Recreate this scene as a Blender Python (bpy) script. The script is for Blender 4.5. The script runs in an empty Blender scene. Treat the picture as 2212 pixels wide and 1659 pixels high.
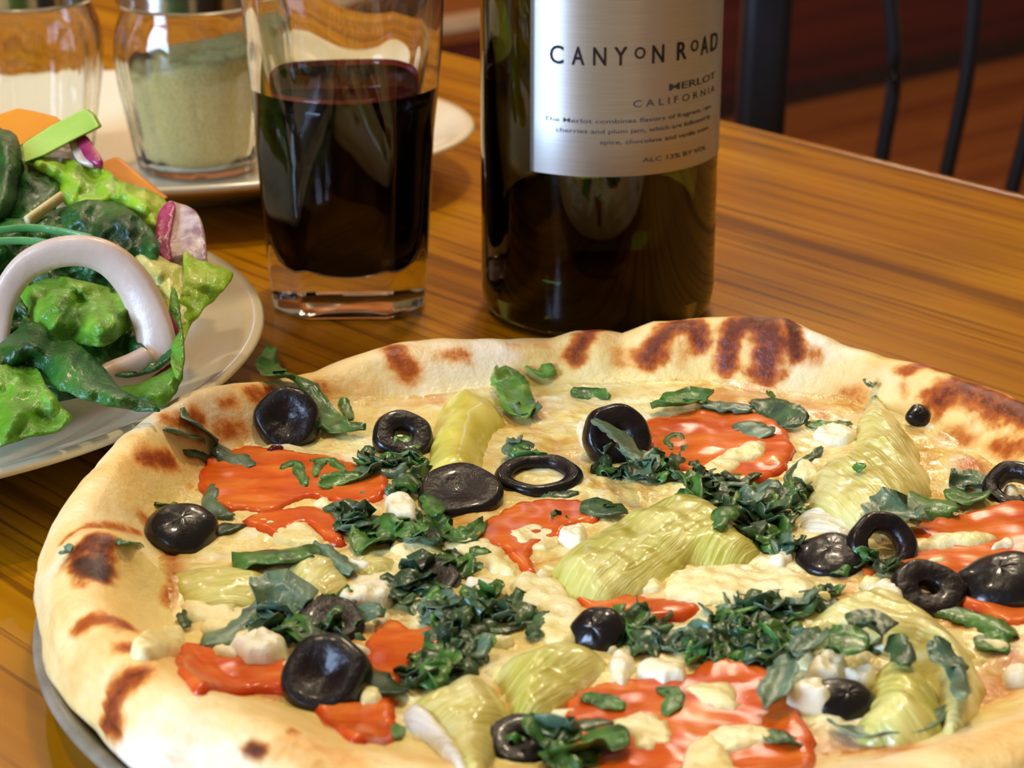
import bpy, bmesh, math, random
import numpy as np
from mathutils import Vector, Matrix, noise
from mathutils.geometry import delaunay_2d_cdt
rnd = random.Random(7)
SC = bpy.context.scene
COL = SC.collection
PI = math.pi
W, H = 2212, 1659
FPX, PITCH, CAMH = 5000.0, math.radians(20.5), 0.238

# ------------------------------------------------------------------ camera
cam_d = bpy.data.cameras.new('camera'); cam = bpy.data.objects.new('camera', cam_d); COL.objects.link(cam)
cam.location = (0, 0, CAMH); cam.rotation_euler = (PI / 2 - PITCH, 0, 0)
cam_d.sensor_fit = 'HORIZONTAL'; cam_d.sensor_width = 36.0; cam_d.lens = 36.0 * FPX / W
cam_d.clip_start = 0.01; cam_d.clip_end = 50
cam_d.dof.use_dof = True; cam_d.dof.focus_distance = 0.575; cam_d.dof.aperture_fstop = 26
SC.camera = cam
# ------------------------------------------------------------------ world, lights, exposure
wd = bpy.data.worlds.new('world'); SC.world = wd; wd.use_nodes = True
wd.node_tree.nodes['Background'].inputs[0].default_value = (0.66, 0.50, 0.31, 1)
wd.node_tree.nodes['Background'].inputs[1].default_value = 0.42

def area(name, loc, target, size, power, col, size_y=None):
    l = bpy.data.lights.new(name, 'AREA'); l.energy = power; l.color = col
    l.shape = 'RECTANGLE' if size_y else 'DISK'; l.size = size
    if size_y: l.size_y = size_y
    o = bpy.data.objects.new(name, l); COL.objects.link(o); o.location = loc
    d = Vector(target) - Vector(loc); o.rotation_euler = d.to_track_quat('-Z', 'Y').to_euler()
    return o
WARM = (1.0, 0.80, 0.54)
area('pendant_or_fill_light', (0.10, 1.15, 1.55), (0.0, 0.6, 0), 0.13, 13.0, WARM)
area('pendant_or_fill_light', (-0.55, 0.45, 1.6), (0.0, 0.6, 0), 0.09, 6.5, WARM)
area('pendant_or_fill_light', (0.95, 1.9, 1.7), (0.1, 0.7, 0), 0.10, 6, WARM)
area('pendant_or_fill_light', (0.5, 3.0, 1.9), (0.4, 3.3, -0.7), 0.3, 16, WARM)  # added fill lamp without a known fitting, brightens the floor at the back
# three small bare bulbs of the fixture over the far end of the table: the pin-point glints
for bx_, by_, bz_ in ((0.12, 2.25, 1.15), (0.30, 2.35, 1.12), (-0.62, 2.0, 1.2)):
    l = bpy.data.lights.new('bulb', 'POINT'); l.energy = 9; l.color = (1, 0.86, 0.66); l.shadow_soft_size = 0.035
    o = bpy.data.objects.new('bulb', l); COL.objects.link(o); o.location = (bx_, by_, bz_)
# daylight from a tall window to the left behind the camera
area('window_daylight', (-2.15, -1.05, 0.80), (0.0, 0.6, 0.05), 0.9, 145, (0.46, 0.66, 1.0), 1.3)

SC.view_settings.view_transform = 'Standard'; SC.view_settings.look = 'None'
SC.view_settings.gamma = 1; SC.view_settings.use_curve_mapping = False
SC.view_settings.exposure = -0.16
SC.cycles.sample_clamp_indirect = 6.0
SC.cycles.blur_glossy = 0.6
SC.cycles.max_bounces = 14; SC.cycles.transmission_bounces = 14; SC.cycles.transparent_max_bounces = 12

# ------------------------------------------------------------------ helpers
def lin(c):
    return tuple(((v / 255.0) / 12.92 if v / 255.0 <= 0.04045 else ((v / 255.0 + 0.055) / 1.055) ** 2.4) for v in c[:3]) + (1,)

def ray(u, v):
    x = (u - W / 2) / FPX; y = -(v - H / 2) / FPX; c, s = math.cos(PITCH), math.sin(PITCH)
    return Vector((x, c + y * s, -s + y * c))
def at_z(u, v, z):
    d = ray(u, v); return Vector((0, 0, CAMH)) + d * ((z - CAMH) / d.z)
def at_y(u, v, Y):
    d = ray(u, v); return Vector((0, 0, CAMH)) + d * (Y / d.y)

def link(o, parent=None):
    COL.objects.link(o)
    if parent is not None:
        o.parent = parent
        mw = parent.matrix_basis.copy(); q = parent.parent
        while q is not None: mw = q.matrix_basis @ mw; q = q.parent
        o.location = mw.inverted() @ o.location
    return o
def mesh_obj(name, verts, faces, mat, parent=None, smooth=True, origin=None, rotz=0.0, attr=None, mats=None, fmat=None):
    """verts in world space; origin is put at the base centre of the mesh (or given)"""
    V = np.array([tuple(v) for v in verts], dtype=float)
    if origin is None:
        origin = (float(V[:, 0].mean()), float(V[:, 1].mean()), float(V[:, 2].min()))
    Lo = V - np.array(origin)
    if rotz:
        c, s = math.cos(-rotz), math.sin(-rotz)
        x = Lo[:, 0] * c - Lo[:, 1] * s; y = Lo[:, 0] * s + Lo[:, 1] * c; Lo[:, 0] = x; Lo[:, 1] = y
    me = bpy.data.meshes.new(name); me.from_pydata(Lo.tolist(), [], [tuple(f) for f in faces])
    for m in (mats or [mat]): me.materials.append(m)
    if fmat:
        for p, k in zip(me.polygons, fmat): p.material_index = k
    if smooth: me.polygons.foreach_set('use_smooth', [True] * len(me.polygons))
    if attr:
        for an, vals in attr.items():
            a = me.attributes.new(an, 'FLOAT', 'POINT'); a.data.foreach_set('value', np.asarray(vals, dtype=np.float32))
    me.update()
    o = bpy.data.objects.new(name, me); o.location = origin
    link(o, parent)
    if rotz: o.rotation_euler.z = rotz
    return o
def tag(o, label, cat, group=None, kind=None):
    o['label'] = label; o['category'] = cat
    if group: o['group'] = group
    if kind: o['kind'] = kind
    return o
def empty(name, loc, label, cat, group=None):
    o = bpy.data.objects.new(name, None); COL.objects.link(o); o.location = loc; o.empty_display_size = 0.01
    return tag(o, label, cat, group)
def struct(o): o['kind'] = 'structure'; return o

def lathe(profile, n=96, cx=0, cy=0, ax=1.0, ay=1.0, rmod=None, closed=False):
    V, F = [], []
    m = len(profile)
    for k in range(n):
        a = 2 * PI * k / n
        for (r, z) in profile:
            rr = r * (rmod(a, z, r) if rmod else 1.0)
            V.append((cx + math.cos(a) * rr * ax, cy + math.sin(a) * rr * ay, z))
    for k in range(n):
        k2 = (k + 1) % n
        for j in range(m if closed else m - 1):
            j2 = (j + 1) % m
            F.append((k * m + j, k2 * m + j, k2 * m + j2, k * m + j2))
    return V, F
def box(x0, x1, y0, y1, z0, z1):
    V = [(x, y, z) for z in (z0, z1) for y in (y0, y1) for x in (x0, x1)]
    F = [(0, 2, 3, 1), (4, 5, 7, 6), (0, 1, 5, 4), (2, 6, 7, 3), (0, 4, 6, 2), (1, 3, 7, 5)]
    return V, F
def tube(path, rad, n=12, flat=1.0, up=Vector((0, 0, 1)), squareness=0):
    P = [Vector(p) for p in path]; V, F = [], []
    for i, p in enumerate(P):
        t = (P[min(i + 1, len(P) - 1)] - P[max(i - 1, 0)]).normalized()
        s = t.cross(up); s = s.normalized() if s.length > 1e-6 else Vector((1, 0, 0)); w = s.cross(t).normalized()
        r = rad[i] if isinstance(rad, (list, tuple)) else rad
        for k in range(n):
            a = 2 * PI * k / n; ca, sa = math.cos(a), math.sin(a)
            if squareness:
                q = (abs(ca) ** squareness + abs(sa) ** squareness) ** (-1 / squareness); ca *= q; sa *= q
            V.append(p + s * (r * ca) + w * (r * flat * sa))
    for i in range(len(P) - 1):
        for k in range(n):
            k2 = (k + 1) % n
            F.append((i * n + k, i * n + k2, (i + 1) * n + k2, (i + 1) * n + k))
    F.append(tuple(range(n))[::-1]); F.append(tuple((len(P) - 1) * n + k for k in range(n)))
    return V, F
def catmull(pts, sub=6, closed=False):
    n = len(pts); P = [np.array(p, float) for p in pts]; out = []
    rng = range(n) if closed else range(n - 1)
    for i in rng:
        p1, p2 = P[i], P[(i + 1) % n]
        p0 = P[(i - 1) % n] if closed or i > 0 else p1 * 2 - p2
        p3 = P[(i + 2) % n] if closed or i + 2 < n else p2 * 2 - p1
        for k in range(sub):
            t = k / sub
            out.append(0.5 * ((2 * p1) + (-p0 + p2) * t + (2 * p0 - 5 * p1 + 4 * p2 - p3) * t * t + (-p0 + 3 * p1 - 3 * p2 + p3) * t ** 3))
    if not closed: out.append(P[-1])
    return out

# ------------------------------------------------------------------ materials
class NT:
    def __init__(s, name):
        s.m = bpy.data.materials.new(name); s.m.use_nodes = True; s.t = s.m.node_tree; s.n = s.t.nodes; s.l = s.t.links
        s.b = s.n['Principled BSDF']
    def add(s, typ, **kw):
        x = s.n.new(typ)
        for k, v in kw.items():
            if k.startswith('i_'): x.inputs[int(k[2:]) if k[2:].isdigit() else k[2:].replace('_', ' ')].default_value = v
            else: setattr(x, k, v)
        return x
    def link(s, a, b): s.l.new(a, b)
    def coord(s, scale=(1, 1, 1), rot=(0, 0, 0), loc_rand=True):
        tc = s.add('ShaderNodeTexCoord'); mp = s.add('ShaderNodeMapping'); mp.inputs['Scale'].default_value = scale; mp.inputs['Rotation'].default_value = rot
        s.link(tc.outputs['Object'], mp.inputs['Vector'])
        if loc_rand:
            oi = s.add('ShaderNodeObjectInfo'); mu = s.add('ShaderNodeMath', operation='MULTIPLY'); mu.inputs[1].default_value = 37.0
            s.link(oi.outputs['Random'], mu.inputs[0]); cx = s.add('ShaderNodeCombineXYZ'); s.link(mu.outputs[0], cx.inputs[0]); s.link(mu.outputs[0], cx.inputs[1])
            s.link(cx.outputs[0], mp.inputs['Location'])
        return mp.outputs[0]
    def noise(s, vec, scale, detail=4, rough=0.55, dist=0.0):
        x = s.add('ShaderNodeTexNoise'); x.inputs['Scale'].default_value = scale; x.inputs['Detail'].default_value = detail
        x.inputs['Roughness'].default_value = rough; x.inputs['Distortion'].default_value = dist; s.link(vec, x.inputs['Vector']); return x.outputs[0]
    def ramp(s, fac, stops):
        x = s.add('ShaderNodeValToRGB'); e = x.color_ramp.elements
        while len(e) < len(stops): e.new(0.5)
        for k, (p, c) in enumerate(stops): e[k].position = p; e[k].color = c if len(c) == 4 else lin(c)
        s.link(fac, x.inputs[0]); return x.outputs[0]
    def mix(s, fac, a, b, blend='MIX'):
        x = s.add('ShaderNodeMix', data_type='RGBA', blend_type=blend)
        if isinstance(fac, float): x.inputs[0].default_value = fac
        else: s.link(fac, x.inputs[0])
        for k, c in ((6, a), (7, b)):
            if isinstance(c, tuple): x.inputs[k].default_value = c if len(c) == 4 else lin(c)
            else: s.link(c, x.inputs[k])
        return x.outputs[2]
    def bump(s, h, strength=0.3, dist=0.001, prev=None):
        x = s.add('ShaderNodeBump'); x.inputs['Strength'].default_value = strength; x.inputs['Distance'].default_value = dist
        s.link(h, x.inputs['Height'])
        if prev is not None: s.link(prev, x.inputs['Normal'])
        s.link(x.outputs[0], s.b.inputs['Normal']); return x.outputs[0]
    def set(s, **kw):
        for k, v in kw.items():
            s.b.inputs[k.replace('_', ' ')].default_value = v
        return s
    def base(s, c):
        if isinstance(c, tuple): s.b.inputs['Base Color'].default_value = c if len(c) == 4 else lin(c)
        else: s.link(c, s.b.inputs['Base Color'])
        return s
def simple(name, c1, c2=None, scale=60, rough=0.4, metal=0.0, bump=0.0, bscale=400, sss=0.0, bdist=0.001, spec=0.5, coat=0.0, stops=(0.35, 0.65)):
    t = NT(name); t.set(Roughness=rough, Metallic=metal, Specular_IOR_Level=spec, Coat_Weight=coat, Coat_Roughness=0.1)
    v = t.coord()
    if c2: t.base(t.ramp(t.noise(v, scale, 5), [(stops[0], c1), (stops[1], c2)]))
    else: t.base(c1)
    if bump: t.bump(t.noise(v, bscale, 4), bump, bdist)
    if sss:
        t.b.inputs['Subsurface Weight'].default_value = sss; t.b.inputs['Subsurface Radius'].default_value = (1, 0.7, 0.4); t.b.inputs['Subsurface Scale'].default_value = 0.003
    return t.m

# table wood (grain runs along local x)
def wood(name, light, mid, dark, rough=0.24, gs=1.0):
    t = NT(name); t.set(Roughness=rough, Specular_IOR_Level=0.36, Coat_Weight=0.08, Coat_Roughness=0.18)
    v1 = t.coord((1.6 * gs, 70 * gs, 20), loc_rand=False); n1 = t.noise(v1, 1.0, 4, 0.55, 0.15)
    v2 = t.coord((7 * gs, 260 * gs, 40), loc_rand=False); n2 = t.noise(v2, 1.0, 3, 0.6, 0.1)
    v3 = t.coord((3 * gs, 5 * gs, 5), loc_rand=False); n3 = t.noise(v3, 1.0, 2)
    c = t.ramp(n1, [(0.33, dark), (0.44, mid), (0.60, light)])
    c = t.mix(t.ramp(n2, [(0.36, (.9, .9, .9, 1)), (0.47, (0, 0, 0, 1))]), c, dark)
    c = t.mix(t.ramp(n3, [(0.35, (0, 0, 0, 1)), (0.75, (0.5, 0.5, 0.5, 1))]), c, mid)
    t.base(c); t.bump(n2, 0.08, 0.0006)
    return t.m
M = {}
M['table'] = wood('table_wood', (184, 126, 4), (164, 105, 2), (100, 56, 2))
M['floor'] = wood('floor_wood', (150, 84, 34), (128, 66, 28), (100, 46, 22), 0.45, 0.25)
M['wall_low'] = wood('dark_red_panel', (96, 34, 24), (80, 28, 22), (62, 24, 20), 0.6, 0.3)
M['wall_up'] = wood('orange_panel', (176, 104, 44), (158, 88, 36), (130, 66, 28), 0.5, 0.3)
M['cream_trim'] = simple('cream_trim', (216, 186, 150), (200, 168, 130), 20, 0.5)
M['dark_trim'] = simple('dark_trim', (44, 24, 22), (34, 20, 20), 20, 0.5)
M['chair'] = simple('black_powder_coat', (30, 32, 38), (22, 24, 28), 30, 0.32, 0.2)
M['plate'] = simple('cream_glaze', (236, 224, 194), (230, 216, 184), 25, 0.16, 0, 0, coat=0.3)
M['pan'] = simple('worn_aluminium', (176, 168, 146), (142, 136, 116), 90, 0.45, 0.45, 0.15, 700)
M['lid'] = simple('lid_metal', (190, 188, 186), (170, 168, 166), 40, 0.16, 1.0)

def glass(name, col, rough=0.0, ior=1.48):
    t = NT(name); t.base(col); t.set(Roughness=rough, IOR=ior, Transmission_Weight=1.0); return t.m
M['glass'] = glass('clear_glass', (0.97, 0.98, 0.97, 1))
M['jar_glass'] = glass('jar_glass', (0.96, 0.97, 0.96, 1))
M['green_glass'] = glass('dark_green_glass', (0.23, 0.26, 0.07, 1), 0.01, 1.5)
t = NT('red_wine'); t.base((0.004, 0.0008, 0.0014, 1)); t.set(Roughness=0.04, Specular_IOR_Level=0.12); M['wine'] = t.m
t = NT('wine_edge'); t.base((0.22, 0.008, 0.008, 1)); t.set(Roughness=0.05, Transmission_Weight=0.3); M['wine_edge'] = t.m
M['parmesan'] = simple('grated_parmesan', (255, 240, 168), (240, 218, 128), 900, 0.9, 0, 0.9, 1400, bdist=0.002, stops=(0.3, 0.62))
# label paper: silvery sheen
t = NT('silver_label'); t.set(Roughness=0.52, Metallic=0.9, Anisotropic=0.85)
gn = t.add('ShaderNodeNewGeometry'); vm = t.add('ShaderNodeVectorMath', operation='CROSS_PRODUCT'); vm.inputs[1].default_value = (0, 0, 1)
v2_ = t.add('ShaderNodeVectorMath', operation='CROSS_PRODUCT'); t.link(gn.outputs['Normal'], vm.inputs[0]); t.link(gn.outputs['Normal'], v2_.inputs[0]); t.link(vm.outputs[0], v2_.inputs[1])
t.link(v2_.outputs[0], t.b.inputs['Tangent'])
v = t.coord((1, 1, 60)); t.base(t.ramp(t.noise(v, 60, 3), [(0.3, (198, 196, 190)), (0.7, (212, 210, 204))])); M['label'] = t.m
t = NT('label_ink'); t.base((26, 24, 28)); t.set(Roughness=0.35, Specular_IOR_Level=0.3); M['ink'] = t.m
t = NT('label_ink_soft'); t.base((66, 66, 72)); t.set(Roughness=0.6, Specular_IOR_Level=0.1); M['ink2'] = t.m

# crust
t = NT('baked_crust'); t.set(Roughness=0.42, Specular_IOR_Level=0.4)
v = t.coord(loc_rand=False)
c = t.ramp(t.noise(v, 45, 5, 0.6), [(0.30, (228, 176, 96)), (0.47, (242, 208, 134)), (0.66, (248, 226, 170))])
c = t.mix(t.ramp(t.noise(v, 26, 3), [(0.50, (0, 0, 0, 1)), (0.68, (0.8, 0.8, 0.8, 1))]), c, (250, 240, 222))
wetn = t.add('ShaderNodeAttribute', attribute_name='wet'); c = t.mix(wetn.outputs['Fac'], c, (244, 226, 140))
br = t.add('ShaderNodeAttribute', attribute_name='brown')
ad = t.add('ShaderNodeMath', operation='MULTIPLY_ADD'); nz = t.noise(v, 330, 4, 0.6); sb = t.add('ShaderNodeMath', operation='SUBTRACT'); t.link(nz, sb.inputs[0]); sb.inputs[1].default_value = 0.5
sc_ = t.add('ShaderNodeMath', operation='MULTIPLY'); t.link(sb.outputs[0], sc_.inputs[0]); t.link(br.outputs['Fac'], sc_.inputs[1])
t.link(sc_.outputs[0], ad.inputs[0]); ad.inputs[1].default_value = 1.2; t.link(br.outputs['Fac'], ad.inputs[2])
bc = t.ramp(ad.outputs[0], [(0.10, (242, 208, 134)), (0.34, (226, 150, 58)), (0.62, (176, 84, 26)), (0.95, (110, 42, 16))])
bf = t.ramp(ad.outputs[0], [(0.04, (0, 0, 0, 1)), (0.50, (1, 1, 1, 1))])
c = t.mix(bf, c, bc)
bk = t.add('ShaderNodeAttribute', attribute_name='char'); c = t.mix(bk.outputs['Fac'], c, (44, 20, 14))
t.base(c); b1 = t.bump(t.noise(v, 70, 5, 0.6), 0.5, 0.003); t.bump(t.noise(v, 500, 3), 0.3, 0.0008, b1)
t.b.inputs['Subsurface Weight'].default_value = 0.12; t.b.inputs['Subsurface Scale'].default_value = 0.003; t.b.inputs['Subsurface Radius'].default_value = (1, .7, .4)
rr_ = t.add('ShaderNodeMapRange'); t.link(wetn.outputs['Fac'], rr_.inputs[0]); rr_.inputs[3].default_value = 0.48; rr_.inputs[4].default_value = 0.2; t.link(rr_.outputs[0], t.b.inputs['Roughness'])
M['crust'] = t.m
# melted cheese
t = NT('melted_cheese'); t.set(Roughness=0.2, Specular_IOR_Level=0.5, Coat_Weight=0.3, Coat_Roughness=0.12)
v = t.coord(loc_rand=False)
c = t.ramp(t.noise(v, 70, 5, 0.6, 0.6), [(0.28, (214, 156, 62)), (0.40, (238, 208, 116)), (0.52, (246, 230, 160)), (0.70, (254, 246, 214))])
n2 = t.noise(v, 34, 3, 0.6, 0.8)
c = t.mix(t.ramp(n2, [(0.54, (0, 0, 0, 1)), (0.68, (0.7, 0.7, 0.7, 1))]), c, (216, 132, 44))
br = t.add('ShaderNodeAttribute', attribute_name='brown')
c = t.mix(t.ramp(br.outputs['Fac'], [(0.05, (0, 0, 0, 1)), (0.8, (1, 1, 1, 1))]), c, (196, 104, 30))
t.base(c); b1 = t.bump(t.noise(v, 150, 5, 0.6), 0.55, 0.0022); t.bump(t.noise(v, 900, 3), 0.25, 0.0004, b1)
t.b.inputs['Subsurface Weight'].default_value = 0.15; t.b.inputs['Subsurface Scale'].default_value = 0.003; t.b.inputs['Subsurface Radius'].default_value = (1, .7, .35)
M['cheese'] = t.m
M['lump'] = simple('cheese_lump', (240, 222, 146), (250, 240, 190), 120, 0.3, 0, 0.45, 420, 0.15, 0.0012)
M['feta'] = simple('feta', (244, 238, 212), (240, 230, 188), 140, 0.42, 0, 0.4, 500, 0.2, 0.001)
# tomato
t = NT('baked_tomato'); t.set(Roughness=0.22, Specular_IOR_Level=0.32)
v = t.coord((0.6, 1.6, 1)); c = t.ramp(t.noise(v, 90, 4, 0.6, 0.5), [(0.26, (198, 68, 14)), (0.48, (218, 98, 28)), (0.72, (234, 136, 56))])
rim = t.add('ShaderNodeAttribute', attribute_name='rim'); c = t.mix(rim.outputs['Fac'], c, (206, 66, 22))
t.base(c); t.bump(t.noise(v, 220, 3), 0.16, 0.0006)
t.b.inputs['Subsurface Weight'].default_value = 0.15; t.b.inputs['Subsurface Scale'].default_value = 0.003
M['tomato'] = t.m
# artichoke, fibre along local x
def artichoke(name, a, b, c3, brown=0.0, bmp=0.6):
    t = NT(name); t.set(Roughness=0.26, Coat_Weight=0.4, Coat_Roughness=0.12)
    v = t.coord((45, 620, 60)) if bmp > .1 else t.coord((40, 60, 60)); n1 = t.noise(v, 1.0, 4, 0.6, 0.8)
    v2 = t.coord((1, 1, 1)); n2 = t.noise(v2, 60, 3)
    c = t.ramp(n1, [(0.30, a), (0.50, b), (0.68, c3)])
    c = t.mix(t.ramp(n2, [(0.48, (0, 0, 0, 1)), (0.66, (0.8, 0.8, 0.8, 1))]), c, c3)
    if brown: c = t.mix(t.ramp(n2, [(0.30, (brown, brown, brown, 1)), (0.40, (0, 0, 0, 1))]), c, (176, 112, 40))
    t.base(c); t.bump(n1, bmp, 0.0012)
    t.b.inputs['Subsurface Weight'].default_value = 0.2; t.b.inputs['Subsurface Scale'].default_value = 0.003
    return t.m
M['arti'] = artichoke('artichoke_flesh', (176, 168, 60), (206, 200, 96), (230, 224, 140), 0.3)
M['arti_y'] = artichoke('artichoke_yellow', (198, 182, 48), (218, 206, 84), (232, 220, 116), 0.25, 0.08)
M['arti_p'] = artichoke('artichoke_pale', (194, 184, 84), (216, 206, 116), (232, 224, 160), 0.2)
M['arti_w'] = artichoke('artichoke_inner', (206, 200, 160), (236, 234, 214), (246, 246, 240), 0.0)
# olive
M['olive'] = simple('olive_skin', (8, 6, 9), (18, 12, 15), 160, 0.30, 0, 0.22, 600, coat=0.3, spec=0.35, bdist=0.0008)
M['olive_cut'] = simple('olive_cut', (12, 7, 9), (32, 19, 19), 260, 0.36, 0, 0.45, 500, coat=0.15, spec=0.3)
# basil
def leafmat(name, a, b, c3, rough=0.32, bs=300, scale=120, bump=0.5, trans=0.0, bd=0.001):
    t = NT(name); t.set(Roughness=rough, Coat_Weight=0.2, Coat_Roughness=0.2); v = t.coord()
    t.base(t.ramp(t.noise(v, scale, 4, 0.6, 0.5), [(0.32, a), (0.50, b), (0.70, c3)]))
    t.bump(t.noise(v, bs, 4, 0.6), bump, bd)
    if trans: t.b.inputs['Subsurface Weight'].default_value = trans; t.b.inputs['Subsurface Scale'].default_value = 0.004; t.b.inputs['Subsurface Radius'].default_value = (.6, 1, .2)
    return t.m
M['basil_d'] = leafmat('basil_dark', (26, 42, 28), (50, 78, 44), (82, 116, 64))
M['basil_m'] = leafmat('basil_green', (40, 74, 28), (62, 110, 38), (96, 142, 62))
M['basil_g'] = leafmat('basil_grey_green', (66, 92, 74), (88, 116, 90), (116, 146, 112))
M['basil_b'] = leafmat('basil_bright', (66, 120, 22), (92, 146, 44), (140, 176, 84))
M['lettuce_d'] = leafmat('lettuce_dark', (8, 44, 10), (26, 84, 20), (60, 124, 40), 0.42, 240, 45, 0.7, 0.1, 0.002)  # dark leaf green, deepened so the colour carries shade in the gaps between leaves
M['lettuce_m'] = leafmat('lettuce_mid', (52, 112, 14), (92, 150, 28), (136, 180, 60), 0.42, 240, 45, 0.7, 0.15, 0.002)
M['lettuce_l'] = leafmat('lettuce_light', (112, 164, 18), (156, 194, 40), (206, 220, 104), 0.42, 220, 45, 0.6, 0.2, 0.002)
M['lettuce_p'] = leafmat('lettuce_pale', (188, 196, 90), (214, 214, 124), (232, 226, 160), 0.35, 160, 50, 0.6, 0.2, 0.002)
M['rib'] = simple('lettuce_rib', (70, 132, 70), (104, 164, 96), 60, 0.25, 0, 0.3, 200)
M['onion'] = simple('onion_flesh', (198, 172, 158), (216, 196, 174), 60, 0.3, 0, 0.15, 300, 0.25, stops=(0.3, 0.7))
M['onion_skin'] = simple('onion_skin', (130, 16, 66), (172, 48, 100), 120, 0.3, 0, 0.3, 300)
M['onion_in'] = simple('onion_veined', (150, 112, 120), (206, 184, 176), 240, 0.35, 0, 0.4, 400)
M['cheddar'] = simple('cheddar', (216, 132, 2), (226, 144, 8), 40, 0.45, 0, 0.1, 200, 0.2)
M['celery'] = simple('celery_green', (150, 196, 74), (176, 210, 100), 50, 0.35, 0, 0.25, 200, 0.2)
M['straw'] = simple('stalk_beige', (206, 182, 120), (224, 202, 144), 120, 0.5, 0, 0.3, 300)
M['juice'] = simple('olive_juice_drop', (90, 24, 40), (60, 14, 30), 60, 0.05)

# ================================================================== STRUCTURE
# floor
V, F = box(-3.5, 4.5, -1.5, 6.5, -0.80, -0.75)
o = mesh_obj('floor', V, F, M['floor'], smooth=False, origin=(0, 0, -0.8), rotz=math.radians(39)); struct(o)
# back wall: low dark red panelling below a pale rail, orange panelling over it
wd_ = Vector((0.775, 0.632, 0)); wn = Vector((-0.632, 0.775, 0)); wp = Vector((0.514, 4.10, 0))
def wall_box(s0, s1, n0, n1, z0, z1):
    V, F = box(s0, s1, n0, n1, z0, z1)
    return [wp + wd_ * a + wn * b + Vector((0, 0, c)) for a, b, c in V], F
wa = math.atan2(wd_.y, wd_.x)
V, F = wall_box(-4, 4, 0.03, 0.13, -0.75, 2.2); struct(mesh_obj('wall_back', V, F, M['wall_up'], smooth=False, rotz=wa))
V, F = wall_box(-4, 4, 0.0, 0.03, -0.745, -0.52); struct(mesh_obj('wall_back_wainscot', V, F, M['wall_low'], smooth=False, rotz=wa))
V, F = wall_box(-4, 4, -0.012, 0.0, -0.75, -0.715); struct(mesh_obj('baseboard_back', V, F, M['dark_trim'], smooth=False, rotz=wa))
V, F = wall_box(-4, 4, -0.014, 0.03, -0.515, -0.499); struct(mesh_obj('trim_1', V, F, M['cream_trim'], smooth=False, rotz=wa))
V, F = wall_box(-4, 4, -0.006, 0.03, -0.535, -0.515); struct(mesh_obj('trim_2', V, F, M['wall_up'], smooth=False, rotz=wa))

# ================================================================== TABLE
e0, e1 = at_z(1540, 252, 0), at_z(2212, 417, 0)
ed = (e1 - e0).normalized(); en = Vector((ed.y, -ed.x, 0))           # en points back over the table
if en.y > 0: en = -en
ta = math.atan2(ed.y, ed.x)
table = empty('restaurant_table', (0.0, 0.45, -0.75), 'varnished golden oak table with dark grain under the food and drink', 'table')
def table_box(s0, s1, n0, n1, z0, z1, name, mat, bev=0.0):
    V, F = box(s0, s1, n0, n1, z0, z1)
    V = [e0 + ed * a + en * b + Vector((0, 0, c)) for a, b, c in V]
    o = mesh_obj(name, V, F, mat, table, smooth=False, rotz=ta)
    if bev:
        bm_ = o.modifiers.new('bevel', 'BEVEL'); bm_.width = bev; bm_.segments = 3
    return o
table_box(-0.75, 1.15, 0.004, 0.85, -0.028, 0.0, 'tabletop', M['table'], 0.0015)
table_box(-0.75, 1.15, 0.0, 0.004, -0.032, -0.0005, 'edge_band', M['table'], 0.001)
V, F = lathe([(0.001, -0.03), (0.05, -0.03), (0.045, -0.1), (0.035, -0.2), (0.035, -0.68), (0.06, -0.7), (0.26, -0.73), (0.27, -0.75), (0.001, -0.75)], 40, 0.0, 0.62)
mesh_obj('pedestal', V, F, M['chair'], table)

# ================================================================== CHAIR beyond the table
chair = empty('metal_chair', (0.36, 1.40, -0.75), 'black metal chair with bowed slim spindles beyond the far table edge', 'chair')
CY = 1.25
def chair_path(px, ext_top, ext_bot, zt=0.16, zb=-0.30):
    P = [at_y(u, v, CY) for u, v in px]
    top = P[0] + Vector((ext_top, 0, zt - P[0].z)); bot = P[-1] + Vector((ext_bot, 0, zb - P[-1].z))
    Q = [Vector(p) for p in catmull([top] + P + [bot], 8)]
    L_ = [0.0]
    for a, b in zip(Q[:-1], Q[1:]): L_.append(L_[-1] + (b - a).length)
    out = []
    for k in range(49):
        t_ = L_[-1] * k / 48; i = max(0, min(len(L_) - 2, int(np.searchsorted(L_, t_)) - 1)); f = (t_ - L_[i]) / max(1e-9, L_[i + 1] - L_[i]); out.append(Q[i].lerp(Q[i + 1], f))
    for _ in range(6): out = [out[0]] + [(out[i - 1] + out[i] * 2 + out[i + 1]) / 4 for i in range(1, 48)] + [out[-1]]
    return out
def post(xs, name='post'):
    V, F = tube(xs, 0.0135, 16, 0.9, Vector((0, 1, 0)), 6); return mesh_obj(name, V, F, M['chair'], chair)
lp = [Vector((0.1435 + .0, CY, 0.20)).lerp(Vector((0.121, CY, -0.745)), k / 8) for k in range(9)]; post(lp)
post([p + Vector((0.43, 0, 0)) for p in lp])
sp1 = chair_path([(1921, 0), (1937, 95), (1936, 180), (1924, 250), (1904, 340)], -0.015, -0.012)
sp2 = chair_path([(2106, 0), (2100, 90), (2089, 170), (2073, 250), (2044, 375)], 0.0, -0.025)
sp3 = chair_path([(2248, 150), (2231, 240), (2212, 320), (2184, 415)], 0.012, -0.03)
for k, s in enumerate([sp1, sp2, sp3]):
    V, F = tube(s, 0.0043, 10); mesh_obj('spindle', V, F, M['chair'], chair)
for k in range(3):
    V, F = tube([p + Vector((0.052 * (k + 1) + 0.004 * k, 0, 0)) for p in sp3], 0.0043, 10); mesh_obj('spindle', V, F, M['chair'], chair)
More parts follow.
